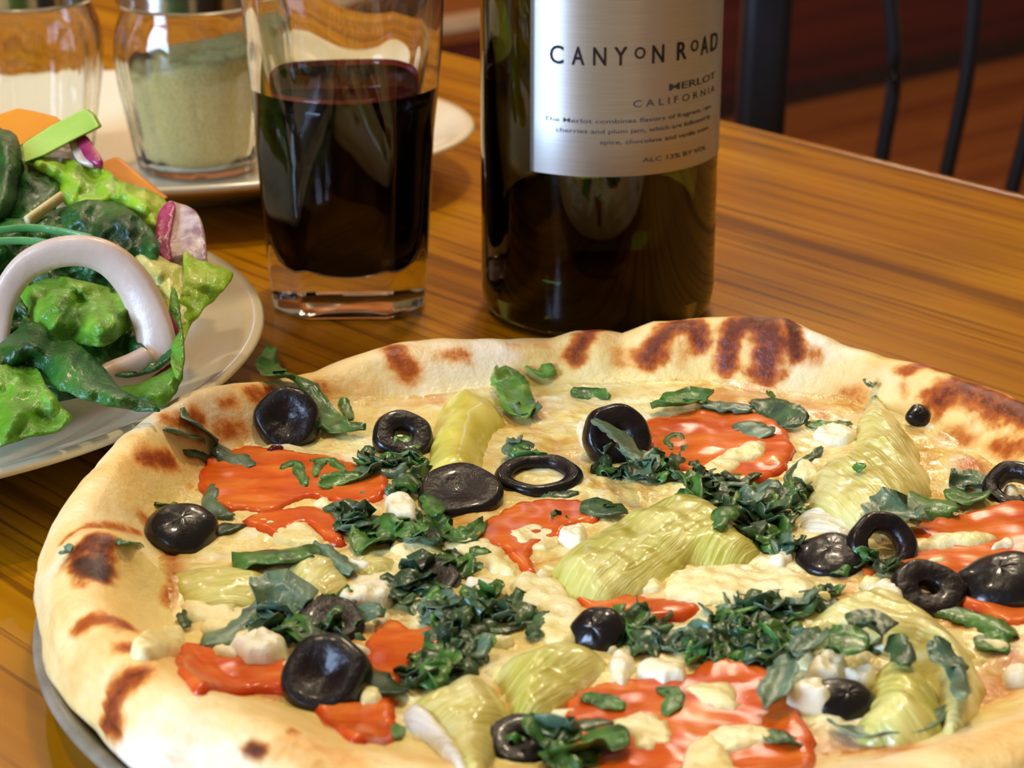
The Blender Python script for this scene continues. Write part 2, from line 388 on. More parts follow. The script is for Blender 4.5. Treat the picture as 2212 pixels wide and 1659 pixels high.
V, F = tube([(0.13 + 0.02 * k, CY + 0.012 * math.sin(PI * k / 23), 0.17 + 0.02 * math.sin(PI * k / 23)) for k in range(24)], 0.011, 12); mesh_obj('top_rail', V, F, M['chair'], chair)
V, F = box(0.11, 0.58, CY + 0.015, CY + 0.42, -0.315, -0.285); o = mesh_obj('seat', V, F, M['chair'], chair, smooth=False)
b_ = o.modifiers.new('bevel', 'BEVEL'); b_.width = 0.012; b_.segments = 3
for x in (0.13, 0.56):
    V, F = tube([(x, CY + 0.39, -0.30), (x, CY + 0.41, -0.75)], 0.012, 12); mesh_obj('leg', V, F, M['chair'], chair)

# ================================================================== PIZZA SURFACE
PC = Vector((0.0265, 0.489, 0))
ZT = [(-180, .028), (-150, .0285), (-120, .0275), (-90, .026), (-60, .025), (-30, .025), (0, .0255), (25, .0250), (32, .0246), (37, .0250), (42, .0243), (47, .0262), (54, .0254), (60, .0268), (63, .0292), (67, .0318), (73, .0308), (79, .0292), (84, .0276), (88, .0236), (91, .0250), (94, .0242), (97, .0226), (103, .0232), (111, .0250), (118, .0258), (123, .0244), (129, .0222), (135, .0232), (142, .0268), (149, .0298), (155, .0300), (162, .0296), (168, .0290), (180, .028)]
RO = [(-180, .1335), (-170, .1345), (-161, .1347), (-154, .1368), (-147, .1381), (-142, .1385), (-135, .1410), (-120, .1420), (-90, .1400), (-50, .1375), (0, .1345), (40, .1335), (90, .1335), (150, .1335), (170, .1320), (180, .1335)]
RI = [(-180, .106), (-165, .1035), (-150, .1065), (-142, .109), (-130, .101), (-115, .100), (-90, .104), (-60, .100), (-40, .1005), (0, .103), (28, .104), (45, .109), (56, .112), (65, .108), (78, .109), (91, .104), (104, .106), (115, .106), (122, .110), (130, .112), (142, .110), (150, .112), (160, .110), (173, .107), (180, .106)]
def tab(T):
    a = np.array(T); return lambda d: float(np.interp(((d + 180) % 360) - 180, a[:, 0], a[:, 1]))
fZ, fO, fI = tab(ZT), tab(RO), tab(RI)
ZCH = 0.0150
def sm(t): t = min(1, max(0, t)); return t * t * (3 - 2 * t)
# bubbles and folds of the crust: (u, v, radius, height)
BUMPS = []
def surf_raw(x, y):
    dx, dy = x - PC.x, y - PC.y; r = math.hypot(dx, dy); d = math.degrees(math.atan2(dy, dx))
    ri, ro, zc = fI(d), fO(d), fZ(d); rc = ro - 0.0105
    zc += 0.0006 * noise.noise(Vector((x * 120, y * 120, 1)))
    if r <= ri:
        z = ZCH + 0.0009 * noise.noise(Vector((x * 60, y * 60, 0))) + 0.0005 * noise.noise(Vector((x * 170, y * 170, 5)))
    elif r <= rc:
        t = (r - ri) / (rc - ri); z = ZCH + (zc - ZCH) * sm(t) + 0.0008 * noise.noise(Vector((x * 75, y * 75, 3))) * math.sin(PI * t)
    elif r < ro:
        t = (r - rc) / (ro - rc); z = 0.014 + (zc - 0.014) * math.sqrt(max(0, 1 - t * t))
    else: z = 0.0
    for bx, by, br_, bh in BUMPS:
        q = ((x - bx) ** 2 + (y - by) ** 2) / (br_ * br_)
        if q < 4 and r < ro - 0.001: z += bh * math.exp(-q * 1.6)
    return z
def hit(u, v, off=0.0):
    z = 0.045; p = at_z(u, v, z); prev = None
    while z > 0.008:
        p = at_z(u, v, z); g = surf_raw(p.x, p.y) + off - z
        if g >= 0:
            if prev is not None:
                z0, g0 = prev; zz = z0 + (z - z0) * (-g0) / (g - g0) if g != g0 else z
                return at_z(u, v, zz)
            return p
        prev = (z, g); z -= 0.0008
    return at_z(u, v, ZCH + off)
for (u, v, r_, h_) in [(290, 1240, 0.0105, 0.0065), (215, 1165, 0.008, 0.002), (2090, 1010, 0.006, 0.002), (770, 860, 0.009, 0.0015), (1580, 790, 0.006, 0.0012), (1450, 770, 0.006, 0.0012), (600, 1560, 0.016, 0.001), (2040, 880, 0.010, 0.002), (350, 990, 0.007, 0.0012)]:
    p = hit(u, v); BUMPS.append((p.x, p.y, r_, h_))

# browned streaks and spots: polylines in the photo mapped onto the surface, radius mm, strength, char
SP = [([(1395, 770), (1420, 735), (1460, 700), (1500, 705), (1515, 740)], 3.2, .95, 0), ([(1400, 785), (1425, 765)], 3, .8, 0),
      ([(1570, 790), (1572, 740), (1590, 700), (1630, 690), (1660, 720)], 3.4, 1.0, 0), ([(1655, 800), (1660, 760), (1665, 715)], 4.6, 1.0, 0), ([(1630, 700), (1670, 690)], 3, .9, .3),
      ([(1700, 690), (1715, 720), (1720, 765)], 2.4, 1.0, .35), ([(1745, 705), (1760, 770)], 2.6, .6, 0),
      ([(1240, 770), (1255, 740), (1290, 712), (1325, 715)], 3.0, .85, 0), ([(1332, 765), (1336, 780)], 2.6, .45, 0), ([(1470, 790), (1480, 740)], 2, .35, 0),
      ([(850, 755), (865, 780), (880, 800)], 3.6, .75, 0), ([(880, 810), (885, 820)], 3, .5, 0), ([(965, 768), (1000, 768)], 3.0, .5, 0),
      ([(1955, 800), (1990, 790), (2030, 800)], 2.4, .75, 0), ([(1950, 830), (1955, 850)], 2, .4, 0),
      ([(2030, 860), (2070, 835), (2130, 850), (2170, 880)], 5.2, .9, 0), ([(2190, 875), (2212, 895)], 5.5, 1.0, .1), ([(2160, 960), (2190, 970)], 4.5, .6, 0), ([(2095, 1005), (2100, 1010)], 4.6, .8, 0), ([(2060, 940), (2090, 950)], 4, .5, 0),
      ([(1830, 850), (1860, 855)], 3.4, .45, 0), ([(1450, 1, ), (1451, 1)], 0, 0, 0),
      ([(310, 990), (370, 995)], 3.0, .7, 0), ([(540, 850), (570, 845), (600, 850)], 2.8, .6, 0), ([(480, 870), (500, 870)], 2.6, .5, 0), ([(400, 910), (430, 905)], 3, .7, 0), ([(360, 905), (380, 915)], 2.6, .55, 0),
      ([(480, 930), (520, 925)], 3.4, .5, 0), ([(690, 830), (700, 850)], 2.6, .5, 0), ([(720, 840), (800, 850)], 5.5, .28, 0),
      ([(170, 1190), (200, 1165), (225, 1170)], 2.6, .9, .5), ([(180, 1215), (205, 1240), (220, 1225)], 3.4, 1.0, .85), ([(200, 1185), (225, 1200)], 2.5, .9, .3),
      ([(135, 1170), (180, 1140), (240, 1135), (300, 1150)], 1.6, .55, 0), ([(350, 1150), (370, 1190), (375, 1230), (360, 1300)], 2.2, .6, 0), ([(310, 1120), (350, 1135)], 2.5, .5, 0), ([(165, 1260), (180, 1265)], 1.8, .5, 0),
      ([(175, 1355), (200, 1338), (240, 1340), (270, 1350)], 2.8, .7, 0), ([(265, 1395), (310, 1405)], 2.4, .7, 0),
      ([(300, 1460), (270, 1475), (245, 1510), (235, 1550)], 3.4, .85, 0), ([(232, 1560), (245, 1565)], 3, 1.0, .15), ([(120, 1300), (140, 1310)], 3, .2, 0),
      ([(635, 1578), (636, 1580)], 1.3, .7, 0), ([(545, 1620), (558, 1622)], 1.6, .9, .8), ([(620, 1610), (700, 1640), (760, 1659)], 5, .35, 0), ([(400, 1590), (380, 1640)], 6, .2, 0),
      ([(1560, 1655), (1620, 1640)], 4, .7, 0), ([(1800, 1620), (1900, 1610), (1950, 1620)], 6, .5, 0), ([(2100, 1500), (2200, 1470)], 7, .45, 0), ([(2150, 1600), (2212, 1560)], 5, .25, 0),
      ([(2180, 1420), (2200, 1430)], 3.2, .7, 0), ([(1100, 745), (1180, 748)], 2, .3, 0)]
SPW = []
for pl, r_, st, ch in SP:
    if r_ == 0: continue
    SPW.append(([hit(min(u, 2290), v) for u, v in pl], r_ / 1000.0, st, ch))
def spot_eval(P):
    """P Nx3 -> brown, char"""
    B = np.zeros(len(P)); Ch = np.zeros(len(P))
    wob = np.array([1 + 0.45 * noise.noise(Vector((p[0] * 260, p[1] * 260, p[2] * 260))) + 0.2 * noise.noise(Vector((p[0] * 700, p[1] * 700, p[2] * 700))) for p in P])
    for pl, r_, st, ch in SPW:
        dmin = np.full(len(P), 9.0)
        for a, b in zip(pl[:-1], pl[1:]):
            A = np.array(a); D = np.array(b) - A; L = (D ** 2).sum() + 1e-12
            tt = np.clip(((P - A) @ D) / L, 0, 1); q = A + tt[:, None] * D
            dmin = np.minimum(dmin, np.sqrt(((P - q) ** 2).sum(1)))
        f = np.clip(1.1 - (dmin * wob / r_) * 0.62, 0, 1)
        B = np.maximum(B, np.clip(f * 1.1, 0, 1) * st); Ch = np.maximum(Ch, np.clip(f * 1.8 - .5, 0, 1) * ch)
    return B, Ch

pizza = empty('pizza', (PC.x, PC.y, 0.004), 'whole round pizza with a puffy browned crust on the pan in front', 'pizza')
NA = 540
V, F = [], []
NR = 26; NO = 18; NU = 3; m_ = NR + NO + NU
for k in range(NA):
    d = -180 + 360 * k / NA; a = math.radians(d); ca, sa = math.cos(a), math.sin(a)
    ri, ro, zc = fI(d) - 0.002, fO(d) + 0.0008 * noise.noise(Vector((ca * 4, sa * 4, 7))), fZ(d); rc = fO(d) - 0.0105
    for j in range(NR):
        r = ri + (rc - ri) * j / NR; x, y = PC.x + ca * r, PC.y + sa * r
        V.append((x, y, surf_raw(x, y) - (0.0012 if j == 0 else 0)))
    for j in range(NO):
        q = (PI / 2) * j / (NO - 1); r = rc + (ro - rc) * math.sin(q); x, y = PC.x + ca * r, PC.y + sa * r
        zt = surf_raw(PC.x + ca * min(r, fO(d) - .0012), PC.y + sa * min(r, fO(d) - .0012)) if j < NO - 5 else 0.014 + (zc - 0.014) * math.cos(q)
        wr = 0.0007 * noise.noise(Vector((x * 90, y * 90, 20 * j / NO)))
        V.append((x + ca * wr, y + sa * wr, zt))
    for r_, z in ((ro - 0.0028, 0.0138), (ro - 0.013, 0.0131), (0.100, 0.0062)):
        V.append((PC.x + ca * r_, PC.y + sa * r_, z))
for k in range(NA):
    k2 = (k + 1) % NA
    for j in range(m_ - 1): F.append((k * m_ + j, k2 * m_ + j, k2 * m_ + j + 1, k * m_ + j + 1))
Va = np.array(V); B, Ch = spot_eval(Va)
rr = np.hypot(Va[:, 0] - PC.x, Va[:, 1] - PC.y)
wet = np.clip(1 - (rr - 0.102) / 0.016, 0, 1) * 0.85; wet[Va[:, 2] < 0.012] = 0
mesh_obj('crust', V, F, M['crust'], pizza, attr={'brown': B, 'char': Ch, 'wet': wet}, origin=(PC.x, PC.y, 0.006))
# cheese disc
V, F = [], []
NRC = 90; NAC = 300
V.append((PC.x, PC.y, surf_raw(PC.x, PC.y)))
for j in range(1, NRC + 1):
    for k in range(NAC):
        a = 2 * PI * k / NAC; d = math.degrees(a); r = (fI(d) + 0.0035) * j / NRC; x, y = PC.x + math.cos(a) * r, PC.y + math.sin(a) * r
        z = surf_raw(x, y) + 0.0005 * noise.noise(Vector((x * 350, y * 350, 2))) + 0.0013 * (0.45 - abs(noise.noise(Vector((x * 130, y * 130, 9))))) * (1 if j < NRC * .95 else 0) + 0.0003 * (1 - (j / NRC) ** 8) - (0.0012 if j == NRC else 0)
        V.append((x, y, z))
for k in range(NAC): F.append((0, 1 + k, 1 + (k + 1) % NAC))
for j in range(NRC - 1):
    for k in range(NAC):
        k2 = (k + 1) % NAC; F.append((1 + j * NAC + k, 1 + (j + 1) * NAC + k, 1 + (j + 1) * NAC + k2, 1 + j * NAC + k2))
Va = np.array(V); B, Ch = spot_eval(Va)
mesh_obj('melted_cheese', V, F, M['cheese'], pizza, attr={'brown': B}, origin=(PC.x, PC.y, 0.012))

# pan
V, F = lathe([(0.001, 0.0), (0.118, 0.0), (0.1215, 0.0015), (0.1275, 0.0120), (0.1290, 0.0128), (0.1310, 0.0125), (0.1316, 0.0112), (0.1306, 0.0102), (0.1290, 0.0104), (0.1283, 0.0110), (0.1232, 0.0022), (0.119, 0.0045), (0.001, 0.0045)][0:10] + [(0.1262, 0.0105), (0.1205, 0.0040), (0.118, 0.0040), (0.001, 0.0040)], 128, 0.0210, 0.4700)
V = [(0.021 + (x - 0.021) * .96, 0.47 + (y - 0.47) * .96, z) for x, y, z in V]
pan = mesh_obj('pizza_pan', V, F, M['pan']); tag(pan, 'dull grey metal pizza pan with rolled rim under the pizza', 'pan')

# ================================================================== TOPPING BUILDERS
def fill_outline(poly, g):
    """poly list of 2D np arrays, closed. returns verts2d, faces, dist-to-edge, boundary order"""
    P = np.array(poly); n = len(P)
    mn, mx = P.min(0), P.max(0)
    xs = np.arange(mn[0] + g * .5, mx[0], g); ys = np.arange(mn[1] + g * .5, mx[1], g * 0.87)
    G = []
    for j, yy in enumerate(ys):
        for xx in xs: G.append((xx + (g / 2 if j % 2 else 0), yy))
    def segdist(Q):
        dm = np.full(len(Q), 9e9)
        for i in range(n):
            A, Bp = P[i], P[(i + 1) % n]; D = Bp - A; L = D @ D + 1e-14
            tt = np.clip(((Q - A) @ D) / L, 0, 1); q = A + tt[:, None] * D
            dm = np.minimum(dm, np.hypot(*(Q - q).T))
        return dm
    if G:
        Gn = np.array(G)
        ins = np.zeros(len(Gn), bool)
        for i in range(n):
            A, Bp = P[i], P[(i + 1) % n]
            c = (A[1] > Gn[:, 1]) != (Bp[1] > Gn[:, 1])
            with np.errstate(divide='ignore', invalid='ignore'):
                xi = (Bp[0] - A[0]) * (Gn[:, 1] - A[1]) / (Bp[1] - A[1] + 1e-15) + A[0]
            ins ^= c & (Gn[:, 0] < xi)
        Gn = Gn[ins]
        if len(Gn): Gn = Gn[segdist(Gn) > g * 0.45]
    else: Gn = np.zeros((0, 2))
    allp = [Vector((float(p[0]), float(p[1]))) for p in P] + [Vector((float(p[0]), float(p[1]))) for p in Gn]
    r = delaunay_2d_cdt(allp, [(i, (i + 1) % n) for i in range(n)], [], 1, 1e-9)
    vs = np.array([(v.x, v.y) for v in r[0]]); fs = [tuple(f) for f in r[2]]
    orig = r[3]; inv = {}
    for i, lst in enumerate(orig):
        for q in lst: inv[q] = i
    order = [inv.get(i) for i in range(n)]; order = [q for q in order if q is not None]
    # keep duplicates out
    seen = set(); order = [q for q in order if not (q in seen or seen.add(q))]
    return vs, fs, segdist(vs), order
def orient_up(vs, fs):
    out = []
    for f in fs:
        a, b, c = vs[f[0]], vs[f[1]], vs[f[2]]
        s = (b[0] - a[0]) * (c[1] - a[1]) - (b[1] - a[1]) * (c[0] - a[0])
        out.append(f if s > 0 else f[::-1])
    return out
def slab(name, px, thick, edge, mat, label=None, cat=None, group=None, g=0.0013, rough=0.0, rs=400, fib=None, lift=0.0, parent=None, wob=0.0004, sub=5, ridge=None, tilt=None, power=0.5, world=False):
    """rounded flat or domed piece lying on the pizza"""
    W2 = [np.array((p[0], p[1])) for p in px] if world else [np.array(hit(u, v, thick * 0.5 + lift)[:2]) for u, v in px]
    C2 = catmull(W2, sub, True)
    sd = rnd.random() * 50
    c0 = sum(C2) / len(C2)
    C2 = [p + (p - c0) / (np.hypot(*(p - c0)) + 1e-9) * wob * 2 * noise.noise(Vector((p[0] * 500, p[1] * 500, sd))) for p in C2]
    # resample so that points are not closer than 0.35 mm
    R = [C2[0]]
    for p in C2[1:]:
        if np.hypot(*(p - R[-1])) > 0.00045: R.append(p)
    if np.hypot(*(R[0] - R[-1])) < 0.0004: R.pop()
    vs, fs, dist, order = fill_outline(R, g)
    V = []
    Hh = thick * (1 - (1 - np.clip(dist / edge, 0, 1)) ** 2) ** power
    if thick > .0022 and g >= .001:
        nbm = [set() for _ in vs]
        for f in fs:
            for i in range(3): nbm[f[i]].update((f[(i + 1) % 3], f[(i + 2) % 3]))
        ob = set(order)
        for _ in range(4): Hh = np.array([Hh[i] if i in ob or not nbm[i] else .4 * Hh[i] + .6 * sum(Hh[j] for j in nbm[i]) / len(nbm[i]) for i in range(len(Hh))])
    for (x, y), dd, h in zip(vs, dist, Hh):
        q = min(1, dd / edge)
        if rough: h += rough * q * (noise.noise(Vector((x * rs, y * rs, sd))) + 0.5 * noise.noise(Vector((x * rs * 2.3, y * rs * 2.3, sd))))
        if ridge:
            ang, sc_r, amp = ridge; cx_ = (x - c0[0]) * -math.sin(ang) + (y - c0[1]) * math.cos(ang); lx = (x - c0[0]) * math.cos(ang) + (y - c0[1]) * math.sin(ang)
            h += amp * q * math.sin(cx_ * sc_r + 2 * noise.noise(Vector((lx * 90, cx_ * 200, sd))))
        if tilt: h += q * max(-thick * .6, (x - c0[0]) * tilt[0] + (y - c0[1]) * tilt[1])
        V.append([x, y, surf_raw(x, y) + lift + h])
    fs = orient_up(vs, fs); nb = len(V); k = len(order)
    for i in order: V.append([V[i][0], V[i][1], V[i][2] - 0.0016 - lift * .7])
    A = sum(vs[order[i]][0] * vs[order[(i + 1) % k]][1] - vs[order[(i + 1) % k]][0] * vs[order[i]][1] for i in range(k))
    for i in range(k):
        j = (i + 1) % k; q = (order[i], nb + i, nb + j, order[j]); fs.append(q if A > 0 else q[::-1])
    rim = list(np.clip(1 - dist / 0.0016, 0, 1)) + [1.0] * k
    o = mesh_obj(name, V, fs, mat, parent, attr={'rim': rim}, rotz=fib or 0.0)
    if label: tag(o, label, cat, group)
    return o

def blob_px(cx, cy, w, h, n=9, irr=0.22, rot=0.0):
    P = []
    for k in range(n):
        a = 2 * PI * k / n + rnd.uniform(-.15, .15); q = 1 + rnd.uniform(-irr, irr * .6)
        x, y = math.cos(a) * w / 2 * q, math.sin(a) * h / 2 * q
        P.append((cx + x * math.cos(rot) - y * math.sin(rot), cy + x * math.sin(rot) + y * math.cos(rot)))
    return P

# ------------------------------------------------------------------ tomatoes
TG = 'baked tomato slices on the pizza'
TOM = [
 ([(505, 972), (560, 966), (640, 975), (720, 988), (785, 1008), (835, 1030), (838, 1060), (800, 1088), (745, 1098), (700, 1078), (650, 1082), (600, 1104), (540, 1106), (480, 1096), (440, 1066), (428, 1022), (455, 985)], 'largest orange tomato slice at the back left, below the upright olive ring'),
 ([(540, 1112), (610, 1102), (690, 1096), (732, 1128), (748, 1172), (705, 1168), (660, 1132), (610, 1160), (560, 1150), (522, 1128)], 'small torn tomato slice in front of the largest back-left slice'),
 ([(1015, 1168), (1050, 1125), (1100, 1095), (1170, 1080), (1250, 1082), (1296, 1098), (1292, 1128), (1250, 1132), (1212, 1158), (1180, 1176), (1150, 1200), (1160, 1240), (1120, 1225), (1085, 1190), (1055, 1182)], 'red tomato wedge in the pizza centre beside the big artichoke petal'),
 ([(1372, 915), (1450, 897), (1560, 888), (1650, 898), (1712, 945), (1712, 990), (1662, 1030), (1590, 1050), (1520, 1030), (1440, 1010), (1405, 985), (1395, 950)], 'round tomato slice at the back under the ragged basil strand'),
 ([(1930, 1238), (1945, 1190), (1955, 1148), (2000, 1126), (2080, 1110), (2240, 1085), (2255, 1170), (2240, 1225), (2150, 1258), (2085, 1275), (2035, 1240), (1980, 1245)], 'long tomato slice at the right edge with a feta crumb on it'),
 ([(385, 1405), (430, 1390), (500, 1416), (620, 1425), (650, 1455), (740, 1515), (850, 1505), (860, 1545), (855, 1575), (800, 1597), (740, 1582), (680, 1522), (620, 1496), (520, 1492), (440, 1492), (395, 1462)], 'long curled tomato slice at the front left against the crust'),
 ([(775, 1425), (830, 1338), (900, 1358), (972, 1345), (978, 1382), (905, 1420), (868, 1472), (805, 1455)], 'orange tomato wedge right of the front olive'),
 ([(1225, 1510), (1330, 1468), (1470, 1458), (1520, 1428), (1600, 1428), (1662, 1448), (1705, 1500), (1752, 1570), (1760, 1640), (1720, 1700), (1500, 1720), (1300, 1700), (1230, 1600)], 'broad red tomato slice at the front centre streaked with cheese'),
 ([(1240, 1292), (1330, 1284), (1450, 1296), (1515, 1312), (1460, 1338), (1350, 1334), (1280, 1322)], 'narrow tomato sliver in front of the big artichoke petal'),
 ([(1120, 1050), (1110, 1060), (1120, 1068)], None),
 ([(2040, 1285), (2120, 1278), (2240, 1268), (2250, 1330), (2190, 1350), (2130, 1330)], 'tomato edge under the black olive wedge at the right'),
]
for px, lab in TOM:
    if lab: slab('tomato_slice', px, 0.0015, 0.0014, M['tomato'], lab, 'tomato', TG, rough=0.00009, rs=150, lift=0.0003, wob=.0007)
slab('tomato_slice', [(1830, 1185), (1850, 1180), (1900, 1230), (1860, 1245)], 0.0014, .0014, M['tomato'], 'small tomato scrap between the two right-hand olives', 'tomato', TG)

# ------------------------------------------------------------------ cheese lumps lying over tomatoes (part of the melted cheese)
LUMPS = [([(1590, 965), (1645, 950), (1650, 975), (1600, 1000), (1560, 1030), (1500, 1015), (1540, 990)], .0012),
 ([(1965, 1165), (2050, 1148), (2140, 1150), (2135, 1168), (2050, 1180), (1975, 1188)], .0012),
 ([(1330, 1550), (1420, 1540), (1450, 1590), (1400, 1615), (1350, 1590)], .001), ([(1480, 1480), (1560, 1470), (1600, 1520), (1570, 1530), (1510, 1510)], .001),
 ([(1540, 1570), (1650, 1560), (1660, 1600), (1560, 1620)], .001), ([(1480, 1620), (1560, 1600), (1600, 1660), (1480, 1690)], .001),
 ([(580, 1165), (620, 1130), (660, 1128), (700, 1170), (640, 1180)], .002), ([(735, 1100), (800, 1080), (830, 1100), (790, 1125), (745, 1125)], .002),
 ([(1085, 1150), (1150, 1135), (1205, 1150), (1195, 1190), (1120, 1185)], .002), ([(950, 1170), (1060, 1165), (1120, 1230), (1080, 1240), (990, 1200)], .002),
 ([(1440, 1250), (1500, 1220), (1600, 1225), (1720, 1235), (1790, 1270), (1760, 1300), (1640, 1310), (1540, 1320), (1450, 1295)], .0032),
 ([(1520, 1290), (1600, 1290), (1560, 1340), (1500, 1350)], .002),
 ([(1130, 1240), (1200, 1250), (1240, 1290), (1280, 1350), (1220, 1400), (1160, 1370), (1150, 1320), (1100, 1280)], .0022),
 ([(1395, 1345), (1450, 1365), (1530, 1355), (1510, 1400), (1440, 1400)], .0024), ([(850, 1180), (920, 1170), (980, 1210), (940, 1240), (870, 1220)], .002),
 ([(400, 1290), (500, 1310), (540, 1330), (500, 1370), (440, 1360), (400, 1320)], .002), ([(1330, 1260), (1400, 1240), (1440, 1270), (1380, 1285)], .002),
 ([(830, 1060), (870, 1050), (900, 1090), (910, 1125), (850, 1120)], .0026), ([(680, 1075), (720, 1072), (715, 1098), (680, 1100)], .0016),
 ([(1900, 1350), (1830, 1440), (1790, 1440)], 0)]
for px, th_ in LUMPS:
    if th_: slab('cheese_lump', px, th_, 0.003, M['lump'], parent=pizza, rough=0.0009, rs=330, wob=0.0012, lift=0.0017 if th_ < .0015 else 0.0)

for k in range(70):
    u, v = rnd.uniform(520, 2150), rnd.uniform(1090, 1600); q = ((u - 1330) / 900) ** 2 + ((v - 1300) / 360) ** 2
    if q > 1: continue
    w = rnd.uniform(30, 110); slab('cheese_lump', blob_px(u, v, w, w * .42, 9, .4, rnd.uniform(-.3, .3)), rnd.uniform(.0012, .0024), .0022, M['lump'], parent=pizza, rough=.0008, rs=380, wob=.0012)

# ------------------------------------------------------------------ artichokes
AG = 'marinated artichoke pieces on the pizza'
def arti(px, th_, mat, lab, fib, edge=0.006, ridge=(500, .00035), lift=0.0, tilt=None, parent=None, rough=.0005, wob=.0005):
    return slab('artichoke_petal' if parent is None else 'inner_leaf', px, th_ * .72, edge * 1.1, M[mat], lab if parent is None else None, 'artichoke', AG, fib=fib, ridge=(fib, ridge[0] * 1.3, ridge[1] * .4), lift=lift, tilt=tilt, parent=parent, rough=rough * 2.2, rs=130, g=0.0011, wob=wob * 1.6, power=.8)
arti([(922, 1020), (925, 960), (942, 885), (972, 848), (1010, 838), (1050, 850), (1080, 872), (1092, 900), (1070, 918), (1055, 945), (1045, 985), (1040, 1020), (985, 1030)], .0085, 'arti_y', 'smooth yellow artichoke heart piece standing at the back behind the flat olive', 1.35, edge=.007, ridge=(200, .0), rough=.0001, wob=.00008)
a2 = arti([(1185, 1215), (1240, 1170), (1330, 1118), (1410, 1080), (1490, 1060), (1550, 1078), (1600, 1125), (1645, 1180), (1580, 1205), (1500, 1200), (1440, 1232), (1370, 1272), (1290, 1290), (1215, 1268)], .0085, 'arti', 'largest fibrous artichoke petal in the middle of the pizza', 0.95, edge=.008, ridge=(900, .0006))
arti([(1885, 838), (1920, 865), (1960, 915), (1992, 965), (2008, 1040), (1990, 1085), (1950, 1115), (1870, 1140), (1800, 1112), (1745, 1075), (1750, 1015), (1790, 985), (1840, 955), (1852, 895)], .009, 'arti_p', 'folded cream artichoke piece at the back right near the crust', 1.9, edge=.008, ridge=(700, .0006))
arti([(1728, 1105), (1780, 1098), (1850, 1125), (1880, 1150), (1840, 1168), (1770, 1160), (1722, 1135)], .003, 'arti_w', 'thin silvery artichoke skin just in front of the folded cream piece', -0.5, edge=.004, ridge=(1300, .0003))
a4 = arti([(1715, 1370), (1760, 1320), (1820, 1285), (1900, 1275), (1990, 1310), (2060, 1360), (2110, 1420), (2125, 1490), (2085, 1540), (2040, 1555), (2030, 1500), (2010, 1450), (1960, 1410), (1880, 1385), (1800, 1378), (1740, 1392)], .0090, 'arti_p', 'big arched artichoke leaf at the lower right with basil across it', -0.75, edge=.006, ridge=(900, .0006))
arti([(1840, 1560), (1880, 1500), (1890, 1440), (1940, 1405), (2000, 1440), (2035, 1500), (2035, 1545), (1985, 1570), (1900, 1580)], .0095, 'arti', 'green-gold artichoke heart tucked inside the arched leaf', -0.9, edge=.007, ridge=(800, .0006))
arti([(870, 1515), (935, 1485), (1030, 1452), (1080, 1480), (1112, 1530), (1085, 1572), (1052, 1632), (1005, 1642), (950, 1590), (890, 1550)], .0085, 'arti_p', 'pale artichoke quarter at the front centre with white cut face', 0.5, edge=.007)
arti([(872, 1522), (900, 1505), (945, 1545), (985, 1600), (1010, 1636), (995, 1640), (940, 1590), (890, 1552)], .006, 'arti_w', 'white layered cut edge of the pale front artichoke quarter', -0.9, edge=.003, lift=.0012, ridge=(1500, .0002))
arti([(1068, 1425), (1120, 1400), (1190, 1385), (1290, 1398), (1312, 1428), (1255, 1480), (1185, 1530), (1118, 1552), (1085, 1490)], .0085, 'arti', 'pointed artichoke wedge with a browned tip at the front centre', 0.9, edge=.008)
arti([(382, 1232), (440, 1218), (520, 1222), (592, 1250), (565, 1288), (480, 1312), (400, 1292)], .004, 'arti', 'flat yellow-green artichoke piece at the left beside the crust bubble', 0.2, edge=.005, ridge=(500, .0004))
arti([(618, 1235), (650, 1202), (715, 1198), (755, 1225), (750, 1262), (700, 1285), (642, 1272)], .005, 'arti_p', 'curled striped artichoke leaf beside the flat left piece', 1.1, edge=.005, ridge=(1400, .0005))
arti([(765, 1212), (800, 1195), (850, 1205), (850, 1232), (800, 1242), (770, 1235)], .003, 'arti_p', 'small curled artichoke scrap behind the diamond feta crumb', 0.4, edge=.004, ridge=(1400, .0005))

